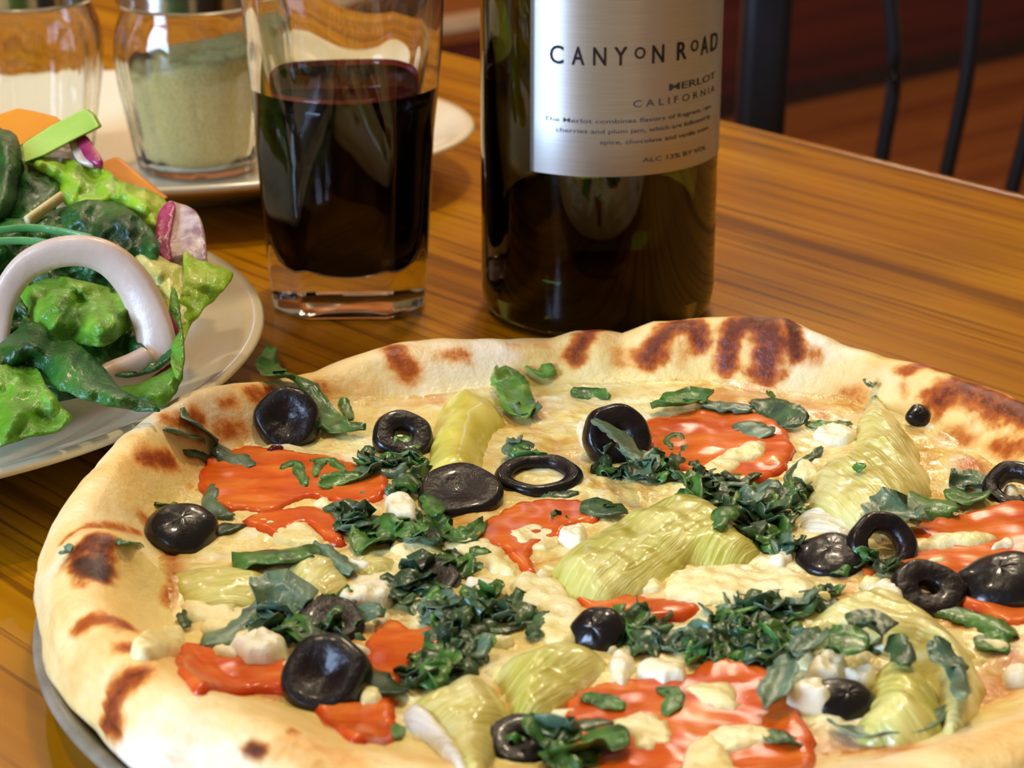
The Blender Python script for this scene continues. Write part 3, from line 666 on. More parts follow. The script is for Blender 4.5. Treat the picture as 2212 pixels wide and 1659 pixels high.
# ------------------------------------------------------------------ olives
OG = 'black olive slices on the pizza'
def olive(u, v, R, lab, tilt=(0, 0), hole=0.32, hgt=0.45, off=None, arc=1.0, sq=(1, 1), rz=0.0, cap=False):
    """ring slice: outer skin convex, cut faces, hole"""
    h = R * hgt * 2; hr = R * hole
    prof = []
    n = 10
    for k in range(n + 1):
        a = -PI / 2 + PI * k / n
        prof.append((R * (0.84 + 0.16 * math.cos(a)), h / 2 * (1 - .12 * abs(math.cos(a))) * math.sin(a)))
    if cap:
        prof = [(1e-5, -h / 2)] + [(R * .86, -h / 2)] + prof[1:6] + [(R * math.cos(a) * .98, h * .15 + h * .75 * math.sin(a)) for a in [PI / 2 * q / 8 for q in range(1, 8)]] + [(1e-5, h * .88)]
        cutn = 0
    else:
        prof = [(hr * 1.1, -h / 2)] + prof + [(hr * 1.25, h / 2 * .92), (hr, h / 2 * .6), (hr * .95, 0)]
        if hole == 0: prof = prof[:-3] + [(R * .62, h / 2 * .98), (R * .42, h / 2 * .8), (R * .2, h / 2 * .45), (1e-5, h / 2 * .4)]
    N = 36; V, F, fm = [], [], []
    m = len(prof); seg = int(N * arc); cl = arc >= 1.0
    for k in range(N if cl else seg + 1):
        a = 2 * PI * k / N + (0 if cl else rz)
        wb = 1 + 0.13 * noise.noise(Vector((math.cos(a) * 1.3, math.sin(a) * 1.3, u)))
        for r, z in prof:
            zz = z * (1 + .06 * noise.noise(Vector((a * 2, r * 300, v))))
            V.append(Vector((math.cos(a) * r * wb * sq[0], math.sin(a) * r * wb * sq[1], zz)))
    cnt = N if cl else seg + 1
    for k in range(N if cl else seg):
        k2 = (k + 1) % cnt
        for j in range(m - 1):
            F.append((k * m + j, k2 * m + j, k2 * m + j + 1, k * m + j + 1)); fm.append(1 if (not cap and j >= n + 1) else 0)
        if not cap and hole > 0:
            F.append((k * m + m - 1, k2 * m + m - 1, k2 * m, k * m)); fm.append(1)
    if not cl:
        F.append(tuple(range(m))); F.append(tuple((cnt - 1) * m + j for j in range(m))[::-1]); fm += [1, 1]
    p = hit(u, v, h * .45 if off is None else off)
    Rm = Matrix.Rotation(tilt[1], 3, 'Y') @ Matrix.Rotation(tilt[0], 3, 'X') @ Matrix.Rotation(0 if not cl else rz, 3, 'Z')
    V = [Rm @ q for q in V]
    V = [p + q for q in V]
    zmin = min(q.z for q in V); floor_ = surf_raw(p.x, p.y) - .0008
    if zmin < floor_ - .002:
        V = [Vector((q.x, q.y, max(q.z, floor_ - .002))) for q in V]
    o = mesh_obj('olive_slice', V, F, None, mats=[M['olive'], M['olive_cut']], fmat=fm); tag(o, lab, 'olive', OG)
    return o
olive(624, 908, .0088, 'shiny black olive ring standing tilted at the back left by the long basil ribbon', (0.95, -.15), hole=0, hgt=.44, off=.0045)
olive(870, 945, .0080, 'wrinkled black olive ring half under cheese left of the yellow artichoke', (0.55, .2), hole=.3, hgt=.3, off=.003)
olive(393, 1150, .0084, 'black olive piece nearest the left crust', (0.35, 0.1), cap=True, hgt=.34, off=.0022)
olive(1332, 945, .0088, 'black olive ring tipped on edge between feta and tomato at the back', (1.0, .35), hole=.2, hgt=.42, off=.005, sq=(1, .95))
olive(992, 1068, .0105, 'widest flat black olive slice in front of the yellow artichoke', (0.25, 0), hole=0, hgt=.24, off=.0024)
olive(1163, 1030, .0108, 'open black olive ring sunk in cheese behind the centre tomato', (0.12, 0), hole=.62, hgt=.18, off=.001, sq=(1, .9))
olive(705, 1465, .0092, 'thick black olive chunk at the front left on the tomato', (0.65, -.25), hole=0, hgt=.42, off=.0035)
olive(2003, 1278, .0082, 'black olive ring with a cheese fleck below the right tomato slice', (0.5, .1), hole=.25, hgt=.3, off=.003)
olive(1795, 1205, .0085, 'flat black olive slice left of the cupped one at the right', (0.2, -.1), cap=True, hgt=.22, off=.0015)
olive(1905, 1180, .0082, 'cupped black olive ring in front of the folded artichoke at the right', (0.75, .3), hole=.45, hgt=.3, off=.0035)
olive(2168, 1270, .0115, 'large black olive wedge at the right frame edge', (0.25, -.25), cap=True, hgt=.3, off=.002, sq=(1, .8))
olive(2190, 1055, .0075, 'curved black olive slice by the right crust', (0.5, -.3), hole=.45, hgt=.35, off=.002, arc=.75, rz=0.2)
olive(1822, 1518, .0072, 'black olive half in front of the stacked feta at lower right', (0.4, .2), cap=True, hgt=.26, off=.0012, sq=(1, .8))
olive(1292, 1370, .0062, 'small black olive end by the front artichoke wedge', (0.7, -.4), cap=True, hgt=.4, off=.0015)
olive(712, 1345, .0075, 'dark olive slice buried under basil left of centre', (0.3, 0), hole=.0, hgt=.2, off=.002)
olive(1130, 1600, .0070, 'dark brown olive slice under basil at the bottom edge', (0.3, 0), hole=.2, hgt=.2, off=.001)
olive(1984, 900, .0034, 'dark olive edge peeping out behind the folded artichoke', (0.6, .3), cap=True, hgt=.4, off=.0015)
olive(930, 1255, .0070, 'dark olive slice under basil just behind the centre cheese', (0.3, 0), hole=.0, hgt=.2, off=.001)
for k, (u, v) in enumerate(((592, 972), (604, 970), (585, 975))):
    bm = bmesh.new(); bmesh.ops.create_icosphere(bm, subdivisions=2, radius=.0011 if k else .0014)
    p = hit(u, v, .0014); Vv = [p + q.co for q in bm.verts]; Ff = [[q.index for q in f.verts] for f in bm.faces]; bm.free()
    tag(mesh_obj('juice_drop', Vv, Ff, M['juice']), 'tiny dark olive juice drop on the back-left tomato slice', 'juice', 'juice drops under the tilted olive')

# ------------------------------------------------------------------ feta crumbs
FG = 'feta crumbs on the pizza'
FE = [(792, 1280, 125, 72, .005, 'feta', 'diamond-shaped white feta crumb left of centre', 5), (565, 1388, 130, 90, .006, 'feta', 'round ivory feta lump above the front-left tomato', 9),
 (490, 1410, 70, 35, .003, 'feta', 'small ivory feta crumb left of the round lump', 7), (345, 1385, 135, 55, .003, 'lump', 'flat pale cheese crumb against the front-left crust', 8),
 (870, 1090, 80, 75, .0045, 'feta', 'white feta crumb left of the widest flat olive', 7), (1240, 1145, 72, 60, .005, 'feta', 'square white feta cube against the big artichoke petal', 5),
 (1172, 1243, 40, 48, .004, 'feta', 'narrow white feta crumb at the tip of the big artichoke petal', 6), (1045, 1265, 80, 40, .002, 'feta', 'flat white feta smear behind the centre basil heap', 8),
 (765, 1402, 80, 55, .005, 'feta', 'crumbly ivory feta behind the front olive chunk', 7), (645, 1440, 75, 30, .0025, 'lump', 'small cheese crumb left of the front olive chunk', 7),
 (797, 1500, 65, 60, .004, 'lump', 'three-cornered cheese crumb right of the front olive chunk', 6), (1342, 1440, 62, 95, .0055, 'feta', 'upright ivory feta crumb right of the pointed artichoke wedge', 7),
 (1430, 1452, 110, 48, .004, 'feta', 'long white feta crumb on the front tomato slice', 8), (1090, 1380, 60, 38, .003, 'lump', 'small cheese crumb below the thin basil curl', 7),
 (1266, 922, 45, 78, .005, 'feta', 'white feta crumb leaning on the tipped olive ring', 7), (1688, 1203, 46, 42, .0045, 'feta', 'small round white feta crumb above the cheese mass', 7),
 (1918, 1272, 95, 75, .0065, 'feta', 'lumpy cream feta left of the olive ring at the right', 8), (1785, 1432, 100, 80, .006, 'feta', 'cream feta lump behind the lowest-right white crumb', 7),
 (1752, 1492, 100, 50, .006, 'feta', 'bright white feta crumb beside the lower-right olive half', 8), (1855, 1460, 85, 38, .005, 'feta', 'pale feta crumb resting in the arched artichoke leaf', 7),
 (2166, 1172, 60, 46, .004, 'feta', 'bright round feta crumb on the right tomato slice', 8), (2020, 1210, 48, 30, .0025, 'lump', 'tiny cheese crumb on the right tomato slice', 6),
 (2195, 1448, 70, 52, .005, 'feta', 'white feta crumb at the right frame edge near the crust', 8), (1805, 940, 90, 36, .003, 'feta', 'white feta crumb behind the folded artichoke', 8),
 (1740, 1015, 60, 60, .003, 'lump', 'pinkish cheese crumb left of the folded artichoke', 8), (595, 1245, 40, 36, .003, 'feta', 'tiny white feta crumb between the two left artichoke pieces', 7),
 (635, 1285, 30, 52, .003, 'feta', 'thin white feta crumb in front of the curled artichoke leaf', 7), (828, 1335, 46, 38, .003, 'feta', 'small ivory crumb below the diamond feta crumb', 7),
 (1655, 1425, 28, 18, .002, 'feta', 'tiny white crumb on the red tomato behind the hanging basil strip', 6), (600, 1072, 40, 24, .0018, 'feta', 'tiny feta crumb on the largest tomato slice, upper one', 6),
 (575, 1128, 44, 26, .002, 'lump', 'tiny feta crumb on the small torn tomato slice', 6), (500, 1112, 30, 16, .002, 'feta', 'tiny feta crumb at the left tip of the torn tomato slice', 6),
 (470, 1048, 22, 14, .0014, 'feta', 'tiny feta crumb on the left part of the largest tomato slice', 6), (2095, 1105, 40, 20, .0015, 'feta', 'tiny crumb at the top edge of the right tomato slice', 6),
 (780, 1165 + 60, 60, 20, .0025, 'feta', 'white feta crumb on the small curled artichoke scrap', 6), (900, 1440, 38, 34, .0025, 'lump', 'tiny cheese crumb right of the orange tomato wedge', 6),
 (1175, 1110 + 18, 34, 20, .002, 'lump', 'tiny yellow cheese crumb on the centre tomato wedge', 6), (1330, 1400 + 0, 34, 20, .003, 'feta', 'tiny white crumb above the upright ivory feta', 6),
 (1880, 1250, 50, 36, .004, 'lump', 'browned cheese crumb left of the lumpy cream feta', 7), (2185, 1030 + 30, 36, 40, .003, 'feta', 'white crumb inside the curved olive slice by the right crust', 7),
 (1520, 1560 + 20, 30, 16, .001, 'lump', 'tiny cheese fleck on the broad front tomato', 6), (1770, 1290, 50, 30, .003, 'lump', 'toasted pinkish cheese crumb right of the cheese mass', 7)]
for cx, cy, w, h, th_, mt, lab, n in FE:
    th_ = min(th_ * .9, w * .36 / 7600); hf = max(h - th_ * 5200, w * .42); cy += (h - hf) / 2
    slab('feta_crumb', blob_px(cx, cy, w, hf, n, .2, rnd.uniform(-.2, .2)), th_, max(.001, th_ * .45), M[mt], lab, 'cheese', FG, rough=th_ * .26, rs=330, wob=.0008, g=.0008, sub=2, power=.6, lift=.0010 if 'lower-right' in lab or 'lowest-right' in lab or 'arched' in lab or 'lumpy' in lab else 0.0)

# ------------------------------------------------------------------ basil
def ribbon_mesh(P, wid, thick=0.00035, cup=0.25, twist=0.0, ph=0.0, ruff=0.0006):
    """P list of Vector path, flat strip with end taper and cupped cross-section"""
    V, F = [], []; n = len(P); m = 5
    sd = rnd.random() * 90
    for i, p in enumerate(P):
        t = (P[min(i + 1, n - 1)] - P[max(i - 1, 0)]).normalized(); s = t.cross(Vector((0, 0, 1)))
        s = s.normalized() if s.length > 1e-4 else Vector((1, 0, 0)); up = s.cross(t).normalized()
        ang = ph + twist * (i / (n - 1) - .5) + .5 * noise.noise(p * 160 + Vector((sd, 0, 0)))
        s2 = s * math.cos(ang) + up * math.sin(ang); u2 = up * math.cos(ang) - s * math.sin(ang)
        q = i / (n - 1); wf = min(1, (min(q, 1 - q) * 5 + .18)) ** .6 * (1 + .35 * noise.noise(Vector((i * .6, sd, 0))))
        for side in (1, -1):
            for j in range(m):
                x = (j / (m - 1) - .5) * 2
                V.append(p + s2 * (x * wid / 2 * wf) + u2 * (abs(x) ** 1.6 * wid * cup + side * thick / 2 + ruff * noise.noise(Vector((x * 2 + sd, q * 7, 0)))))
    k = 2 * m
    for i in range(n - 1):
        for j in range(m - 1):
            F.append((i * k + j, i * k + j + 1, (i + 1) * k + j + 1, (i + 1) * k + j))
            F.append((i * k + m + j, (i + 1) * k + m + j, (i + 1) * k + m + j + 1, i * k + m + j + 1))
        F.append((i * k, (i + 1) * k, (i + 1) * k + m, i * k + m)); F.append((i * k + m - 1, i * k + 2 * m - 1, (i + 1) * k + 2 * m - 1, (i + 1) * k + m - 1))
    F.append((0, m, m + 1, 1)); F.append((1, m + 1, m + 2, 2)); F.append((2, m + 2, m + 3, 3)); F.append((3, m + 3, m + 4, 4))
    e = (n - 1) * k
    for j in range(4): F.append((e + j, e + j + 1, e + m + j + 1, e + m + j))
    return V, F
def basil(px, wpx, mat, lab, lift=0.0012, cup=.22, twist=.6, ph=0.0, group='basil ribbons on the pizza', end_lift=0.0):
    P2 = [hit(u, v, lift) for u, v in px]
    for i, p in enumerate(P2):
        p.z = max(p.z, surf_raw(p.x, p.y) + lift) + (end_lift * (1 - i / (len(P2) - 1)) if end_lift else 0)
    P3 = [Vector(p) for p in catmull([tuple(p) for p in P2], 5)]
    du, dv = abs(px[-1][0] - px[0][0]), abs(px[-1][1] - px[0][1]); wpx *= 1.0 + 0.85 * du / (du + dv + 1e-6)
    V, F = ribbon_mesh(P3, wpx / 7600.0, cup=cup, twist=twist, ph=ph)
    o = mesh_obj('basil_ribbon', V, F, M[mat]); tag(o, lab, 'basil', group); return o
BA = [
 ([(588, 752), (576, 790), (592, 812), (625, 818), (665, 848), (700, 898), (735, 925), (790, 928)], 34, 'basil_m', 'long curling basil ribbon overhanging the back-left crust', .0022),
 ([(398, 880), (412, 910), (448, 935), (475, 965), (505, 990), (542, 1008)], 40, 'basil_g', 'broad grey-green basil ribbon between the left crust and the tomato', .002),
 ([(355, 925), (385, 938), (420, 940), (440, 950)], 24, 'basil_g', 'small grey basil wisp on the left crust', .001), ([(398, 972), (425, 975), (455, 985)], 16, 'basil_d', 'thin dark basil wisp below the broad left ribbon', .001),
 ([(738, 858), (748, 880), (760, 905)], 18, 'basil_m', 'short basil fleck right of the long curling ribbon', .001),
 ([(1078, 795), (1098, 830), (1112, 865), (1130, 905)], 58, 'basil_b', 'bright folded basil leaf piece right of the yellow artichoke', .002),
 ([(1136, 790), (1165, 800), (1190, 785)], 34, 'basil_b', 'small bright basil scrap on the back cheese', .001), ([(1130, 880), (1150, 905)], 40, 'basil_g', 'grey basil tip below the bright folded leaf', .0012),
 ([(1232, 850), (1275, 852), (1318, 860)], 20, 'basil_m', 'thin basil sliver on the white cheese at the back', .0008),
 ([(1285, 905), (1320, 925), (1350, 955), (1380, 995)], 32, 'basil_g', 'blue-grey basil ribbon lying across the tipped olive ring', .0115),
 ([(1408, 882), (1450, 876), (1500, 862), (1520, 872)], 40, 'basil_m', 'smooth green end of the ragged basil strand at the back', .003),
 ([(1500, 855), (1545, 868), (1590, 872), (1630, 880)], 42, 'basil_g', 'middle of the ragged basil strand over the round tomato', .003),
 ([(1620, 868), (1660, 880), (1700, 898), (1745, 908)], 38, 'basil_d', 'right end of the ragged basil strand over the round tomato', .003),
 ([(1610, 910), (1630, 930), (1655, 942)], 50, 'basil_g', 'grey basil flap hanging from the ragged strand', .0024),
 ([(1740, 917), (1790, 922), (1840, 916)], 14, 'basil_m', 'thin straight basil sliver pointing at the folded artichoke', .001),
 ([(1775, 965), (1758, 985), (1725, 1005), (1705, 1030), (1702, 1045)], 12, 'basil_d', 'thread-like curved basil stem left of the folded artichoke', .001),
 ([(1452, 972), (1446, 950), (1462, 942), (1478, 965), (1472, 990)], 16, 'basil_m', 'small basil loop standing on the round tomato', .0018), ([(1590, 985), (1610, 972), (1622, 960)], 22, 'basil_d', 'dark basil bit in the cheese of the round tomato', .0018),
 ([(608, 1010), (635, 998), (652, 1020), (662, 1048)], 18, 'basil_m', 'hooked basil wisp on the largest tomato slice', .0022), ([(690, 1050), (730, 1038), (785, 1030)], 20, 'basil_m', 'straight basil wisp on the largest tomato slice', .0022),
 ([(682, 1028), (692, 998), (715, 996), (745, 1018)], 12, 'basil_m', 'arched basil thread on the largest tomato slice', .0022),
 ([(458, 1045), (452, 1075), (470, 1100), (505, 1112)], 24, 'basil_g', 'curved basil piece at the left edge of the largest tomato slice', .002), ([(480, 1130), (505, 1145)], 44, 'basil_d', 'dark rounded basil scrap right of the left-most olive', .0014),
 ([(335, 1085), (360, 1092), (380, 1088), (395, 1110)], 14, 'basil_m', 'wavy basil thread above the left-most olive', .001),
 ([(500, 1195), (545, 1192), (600, 1188), (650, 1180), (690, 1172)], 62, 'basil_m', 'broad bright basil ribbon left of centre', .0030), ([(680, 1168), (710, 1188), (740, 1212), (762, 1232)], 26, 'basil_g', 'grey-green basil strip crossing the broad bright ribbon', .003),
 ([(735, 1130), (760, 1120), (790, 1150)], 55, 'basil_d', 'dark crinkled basil leaf beside the broad bright ribbon', .002), ([(755, 1172), (800, 1170), (850, 1165)], 46, 'basil_m', 'bright basil ribbon right of the dark crinkled leaf', .002),
 ([(432, 1392), (490, 1365), (545, 1338), (590, 1300), (602, 1272)], 34, 'basil_g', 'long grey basil leaf edge above the round feta lump', .002), ([(392, 1325), (398, 1345), (410, 1355)], 14, 'basil_d', 'tiny dark basil wisp beside the flat left artichoke', .001),
 ([(560, 1320), (600, 1305), (640, 1330)], 60, 'basil_g', 'wide basil fold above the round feta lump', .003), ([(630, 1340), (655, 1375), (690, 1400), (740, 1402)], 30, 'basil_m', 'green basil ribbon between the round feta and the front olive', .003),
 ([(1890, 1140), (1930, 1120), (1965, 1100)], 66, 'basil_g', 'light green basil flap over the cupped olive', .004), ([(1960, 1100), (2010, 1088), (2060, 1082)], 55, 'basil_m', 'banded green basil roll above the right tomato slice', .003),
 ([(2050, 1082), (2095, 1072), (2130, 1066)], 42, 'basil_m', 'right end of the banded green basil roll', .002), ([(2050, 1050), (2090, 1045), (2140, 1062)], 30, 'basil_d', 'dark basil behind the banded roll', .001),
 ([(2010, 1310), (2060, 1312), (2110, 1330), (2150, 1345), (2195, 1370)], 34, 'basil_m', 'wet green basil ribbon right of the arched artichoke leaf', .002), ([(2110, 1400), (2145, 1395), (2180, 1390)], 30, 'basil_m', 'short green basil strip below the wet ribbon', .001),
 ([(1060, 1578), (1110, 1568), (1180, 1566), (1250, 1568), (1325, 1562)], 24, 'basil_d', 'long dark basil strip along the bottom of the broad tomato', .002),
 ([(1180, 1640), (1240, 1625), (1300, 1612), (1362, 1606)], 48, 'basil_m', 'dark green basil roll at the bottom edge', .003), ([(1255, 1508), (1290, 1516), (1350, 1532)], 18, 'basil_m', 'slim basil strip on the left of the broad tomato', .002),
 ([(1425, 1500), (1445, 1492), (1458, 1510), (1438, 1545)], 26, 'basil_m', 'curled basil ring on the broad tomato', .002), ([(1652, 1588), (1690, 1600), (1730, 1612)], 22, 'basil_m', 'leaf-shaped basil bit on the right of the broad tomato', .002),
 ([(1055, 1362), (1100, 1358), (1130, 1345), (1165, 1342)], 10, 'basil_d', 'thin basil thread in the centre cheese', .0016), ([(1150, 1372), (1165, 1348), (1185, 1322)], 26, 'basil_d', 'upright dark basil tip in the centre cheese', .002),
 ([(1655, 1530), (1680, 1490), (1700, 1450), (1725, 1420)], 34, 'basil_g', 'grey basil strip hanging over the broad tomato', .0045), ([(1720, 1420), (1750, 1395), (1778, 1368)], 30, 'basil_g', 'grey-green basil strip rising to the arched artichoke', .005),
 ([(1790, 1385), (1830, 1388), (1875, 1400)], 34, 'basil_m', 'basil strip lying on the arched artichoke leaf', .0085), ([(1840, 1362), (1880, 1352), (1905, 1375)], 34, 'basil_d', 'dark basil fold on top of the arched artichoke leaf', .009), ([(1920, 1375), (1945, 1400), (1955, 1435)], 28, 'basil_d', 'dark basil strip running down the arched artichoke leaf', .008),
 ([(2010, 1425), (2040, 1420), (2060, 1412)], 40, 'basil_g', 'grey basil tip on the outer arched leaf', .008), ([(2058, 1430), (2070, 1465), (2080, 1505)], 26, 'basil_g', 'blue-grey basil strip down the outer arched leaf', .0075),
 ([(2060, 1515), (2010, 1560), (1950, 1580), (1880, 1588), (1820, 1572), (1790, 1555)], 16, 'basil_g', 'long thin basil strip curving under the arched leaf', .002),
 ([(945, 1110), (955, 1150), (985, 1165), (1020, 1155), (1045, 1128)], 22, 'basil_m', 'U-shaped basil strip below the widest olive', .0016), ([(920, 1065), (935, 1085), (945, 1110)], 26, 'basil_m', 'basil strip along the left of the widest olive', .005),
 ([(1100, 985), (1120, 965), (1150, 968)], 30, 'basil_g', 'pale basil fold above the open olive ring', .003), ([(1170, 1062), (1200, 1065), (1250, 1062)], 24, 'basil_d', 'dark basil sliver behind the centre tomato', .0012),
 ([(1290, 1075), (1300, 1100), (1350, 1095)], 40, 'basil_d', 'dark basil leaf at the right end of the centre tomato', .0022), ([(740, 1440), (790, 1455), (830, 1485), (880, 1495)], 34, 'basil_d', 'dark basil strip running right from the front olive chunk', .0022),
 ([(1195, 1130), (1215, 1120)], 22, 'basil_d', 'dark basil bit behind the square feta cube', .001), ([(820, 1555), (850, 1570), (840, 1590)], 30, 'basil_m', 'green basil bit left of the pale front artichoke', .001),
 ([(1870, 828), (1885, 836)], 24, 'basil_g', 'tiny basil tip on the top of the folded artichoke', .004), ([(1850, 1000), (1862, 1012)], 18, 'basil_m', 'tiny green basil fleck on the folded artichoke', .0085),
 ([(1545, 1140), (1560, 1110), (1590, 1095)], 30, 'basil_m', 'basil leaf on the right shoulder of the big artichoke petal', .007), ([(1660, 848), (1668, 862)], 12, 'basil_m', 'tiny basil fleck on the crust behind the ragged strand', .0015),
 ([(140, 1190), (152, 1193)], 14, 'basil_g', 'tiny basil fleck beside the charred crust spot', .001), ([(250, 1168), (280, 1172), (305, 1182)], 12, 'basil_m', 'thin basil fleck on the crust bubble', .001),
 ([(670, 1035 - 40), (690, 990)], 10, 'basil_m', 'tiny basil thread above the hooked wisp', .002),
]
for k, (px, w_, mt, lab, lf) in enumerate(BA):
    basil(px, w_, mt, lab, lf, cup=rnd.uniform(-.28, .3), twist=rnd.uniform(-.7, .7), ph=rnd.uniform(-.35, .35))
# heaps of cut basil
CL = [
 (850, 1015, 72, 52, 20, 'mdd', 'short basil shred heaped left of the widest flat olive'),
 (885, 1150, 70, 34, 12, 'mmd', 'short basil shred in the heap below the widest flat olive'),
 (905, 1268, 52, 46, 14, 'ddm', 'short basil shred in the heap right of the diamond feta crumb'),
 (1020, 1318, 95, 42, 22, 'mdg', 'short basil shred in the big heap at the pizza centre'),
 (1010, 1385, 60, 32, 9, 'ddg', 'short basil shred right of the orange tomato wedge'),
 (715, 1338, 80, 36, 16, 'dmd', 'short basil shred in the heap in front of the diamond feta crumb'),
 (610, 1345, 66, 42, 12, 'gmd', 'short basil shred in the heap behind the round feta lump'),
 (1385, 1000, 105, 34, 20, 'dgm', 'short basil shred in the band running from the tipped olive'),
 (1530, 1055, 70, 46, 16, 'mdd', 'short basil shred in the heap right behind the big artichoke petal'),
 (1655, 1105, 78, 46, 20, 'ddm', 'short basil shred in the heap between the two big artichoke pieces'),
 (1660, 1170, 60, 24, 9, 'mdm', 'short basil shred above the small round white feta crumb'),
 (1645, 1325, 112, 40, 26, 'dgd', 'short basil shred in the dark heap below the cheese mass'),
 (1620, 1390, 112, 42, 26, 'gmd', 'short basil shred in the heap behind the broad front tomato'),
 (1375, 1360, 62, 30, 12, 'mmd', 'short basil shred in the heap right of the small olive end'),
 (1480, 1405, 90, 16, 7, 'ddd', 'short basil shred along the back of the broad front tomato'),
 (1840, 1385, 60, 22, 7, 'gmd', 'short basil shred on the arched artichoke leaf'),
 (985, 1222, 60, 22, 8, 'mmd', 'short basil shred in the cheese left of the big artichoke petal'),
 (930, 1450, 66, 40, 14, 'mmd', 'short basil shred behind the pale front artichoke quarter'),
 (1250, 1645, 70, 14, 7, 'mdg', 'short basil shred at the bottom frame edge'),
 (1850, 1165 + 55, 70, 24, 7, 'mdd', 'short basil shred beside the cupped olive at the right'),
 (1700, 1058, 44, 32, 6, 'ddm', 'short basil shred left of the folded artichoke'),
 (1150, 1590, 80, 18, 7, 'dmg', 'short basil shred under the long dark bottom strip'),
 (1760, 1290, 60, 20, 5, 'ddd', 'short basil shred right of the cheese mass'),
 (750, 1130, 34, 24, 5, 'ddm', 'short basil shred behind the bright ribbon right of the dark crinkled leaf'),
 (1120, 985, 34, 24, 4, 'mmg', 'short basil shred above the open olive ring'),
]
RV, RF, RM, nsh = [], [], [], 0
for cx, cy, rx, ry, n, mats_, lab in CL:
    n = int(n * 1.25)
    for k in range(n):
        a = rnd.uniform(0, 2 * PI); q = math.sqrt(rnd.random()); u, v = cx + rx * q * math.cos(a), cy + ry * q * math.sin(a)
        lift = 0.0008 + 0.0026 * rnd.random() * (1 - q * .6)
        p = hit(u, v, lift); L = rnd.uniform(.005, .0115); th = rnd.uniform(0, 2 * PI); cv = rnd.uniform(-1.1, 1.1)
        P = []; x, y = -L / 2 * math.cos(th), -L / 2 * math.sin(th); z0 = rnd.uniform(-.15, .35)
        ns = 7
        for i in range(ns):
            P.append(p + Vector((x, y, L * z0 * (i / (ns - 1) - .3) + .0006 * math.sin(i * 1.4 + k))))
            aa = th + cv * (i / (ns - 1) - .5); x += L / ns * math.cos(aa); y += L / ns * math.sin(aa)
        for w in P: w.z = max(w.z, surf_raw(w.x, w.y) + .0006)
        V, F = ribbon_mesh(P, rnd.uniform(.0036, .0078), cup=rnd.uniform(-.4, .4), twist=rnd.uniform(-.8, .8), ph=rnd.uniform(-.6, .6), ruff=.0006)
        nsh += 1
        if nsh % 5 in (1, 3):          # beyond 300 ribbons in all: the rest joined into one object
            RF += [tuple(i + len(RV) for i in f) for f in F]; RV += V; RM += [k % 3] * len(F); continue
        o = mesh_obj('basil_ribbon', V, F, M['basil_' + mats_[k % 3]]); tag(o, lab, 'basil', lab.replace('short basil shred', 'short basil shreds'))
o = mesh_obj('basil_shreds', RV, RF, None, mats=[M['basil_d'], M['basil_m'], M['basil_g']], fmat=RM)
tag(o, 'small wilted basil shreds mixed through every basil heap on the pizza', 'basil', kind='stuff')

# ================================================================== WINE BOTTLE
BX, BY, BR = 0.0274, 0.7066, 0.0372
bottle = empty('wine_bottle', (BX, BY, 0), 'dark green wine bottle, nearly empty, with a silver label, behind the pizza', 'bottle')
outer = [(0.0, .004), (.018, .0035), (.026, .0012), (.031, .0), (.0345, .0008), (.0365, .004), (BR, .009), (BR, .17), (.0365, .180), (.033, .192), (.026, .206), (.018, .222), (.0150, .235), (.0142, .26), (.0142, .290), (.0155, .291), (.0155, .300), (.0142, .301)]
inner = [(.0095, .301), (.0095, .24), (.0120, .222), (.022, .205), (.030, .190), (.0338, .178), (.0345, .168), (.0345, .012), (.032, .0085), (.026, .009), (.016, .014), (.006, .018), (0.0, .0185)]
V, F = lathe([(max(r, 1e-5), z) for r, z in outer + inner], 96, BX, BY); mesh_obj('glass_body', V, F, M['green_glass'], bottle, origin=(BX, BY, 0))
WZ = .0293
V, F = lathe([(1e-5, .0183), (.006, .0178), (.016, .0138), (.026, .0088), (.032, .0083), (.0347, .0120), (.0347, WZ + .0006), (.0338, WZ), (1e-5, WZ)], 96, BX, BY)
mesh_obj('wine', V, F, M['wine'], bottle, origin=(BX, BY, 0))
# label
LR = BR + .00022; LA0, LA1, LZ0, LZ1 = -36.0, 118.0, .0538, .150
V, F = [], []
NL, NZ = 60, 6
def cyl(a, z, r): a = math.radians(a); return Vector((BX + r * math.sin(a), BY - r * math.cos(a), z))
for layer, r in enumerate((LR, BR + .00003)):
    for i in range(NL + 1):
        for j in range(NZ + 1): V.append(cyl(LA0 + (LA1 - LA0) * i / NL, LZ0 + (LZ1 - LZ0) * j / NZ, r))
off_ = (NL + 1) * (NZ + 1)
for i in range(NL):
    for j in range(NZ):
        a = i * (NZ + 1) + j; b = a + NZ + 1; F.append((a, b, b + 1, a + 1)); F.append((off_ + a, off_ + a + 1, off_ + b + 1, off_ + b))
for i in range(NL):
    a = i * (NZ + 1); b = a + NZ + 1; F.append((a, off_ + a, off_ + b, b)); F.append((a + NZ, b + NZ, off_ + b + NZ, off_ + a + NZ))
for j in range(NZ):
    F.append((j, j + 1, off_ + j + 1, off_ + j)); c = NL * (NZ + 1) + j; F.append((c, off_ + c, off_ + c + 1, c + 1))
label = mesh_obj('label', V, F, M['label'], bottle, origin=(BX, BY, 0)); label['label'] = 'silver grey paper label with dark lettering'

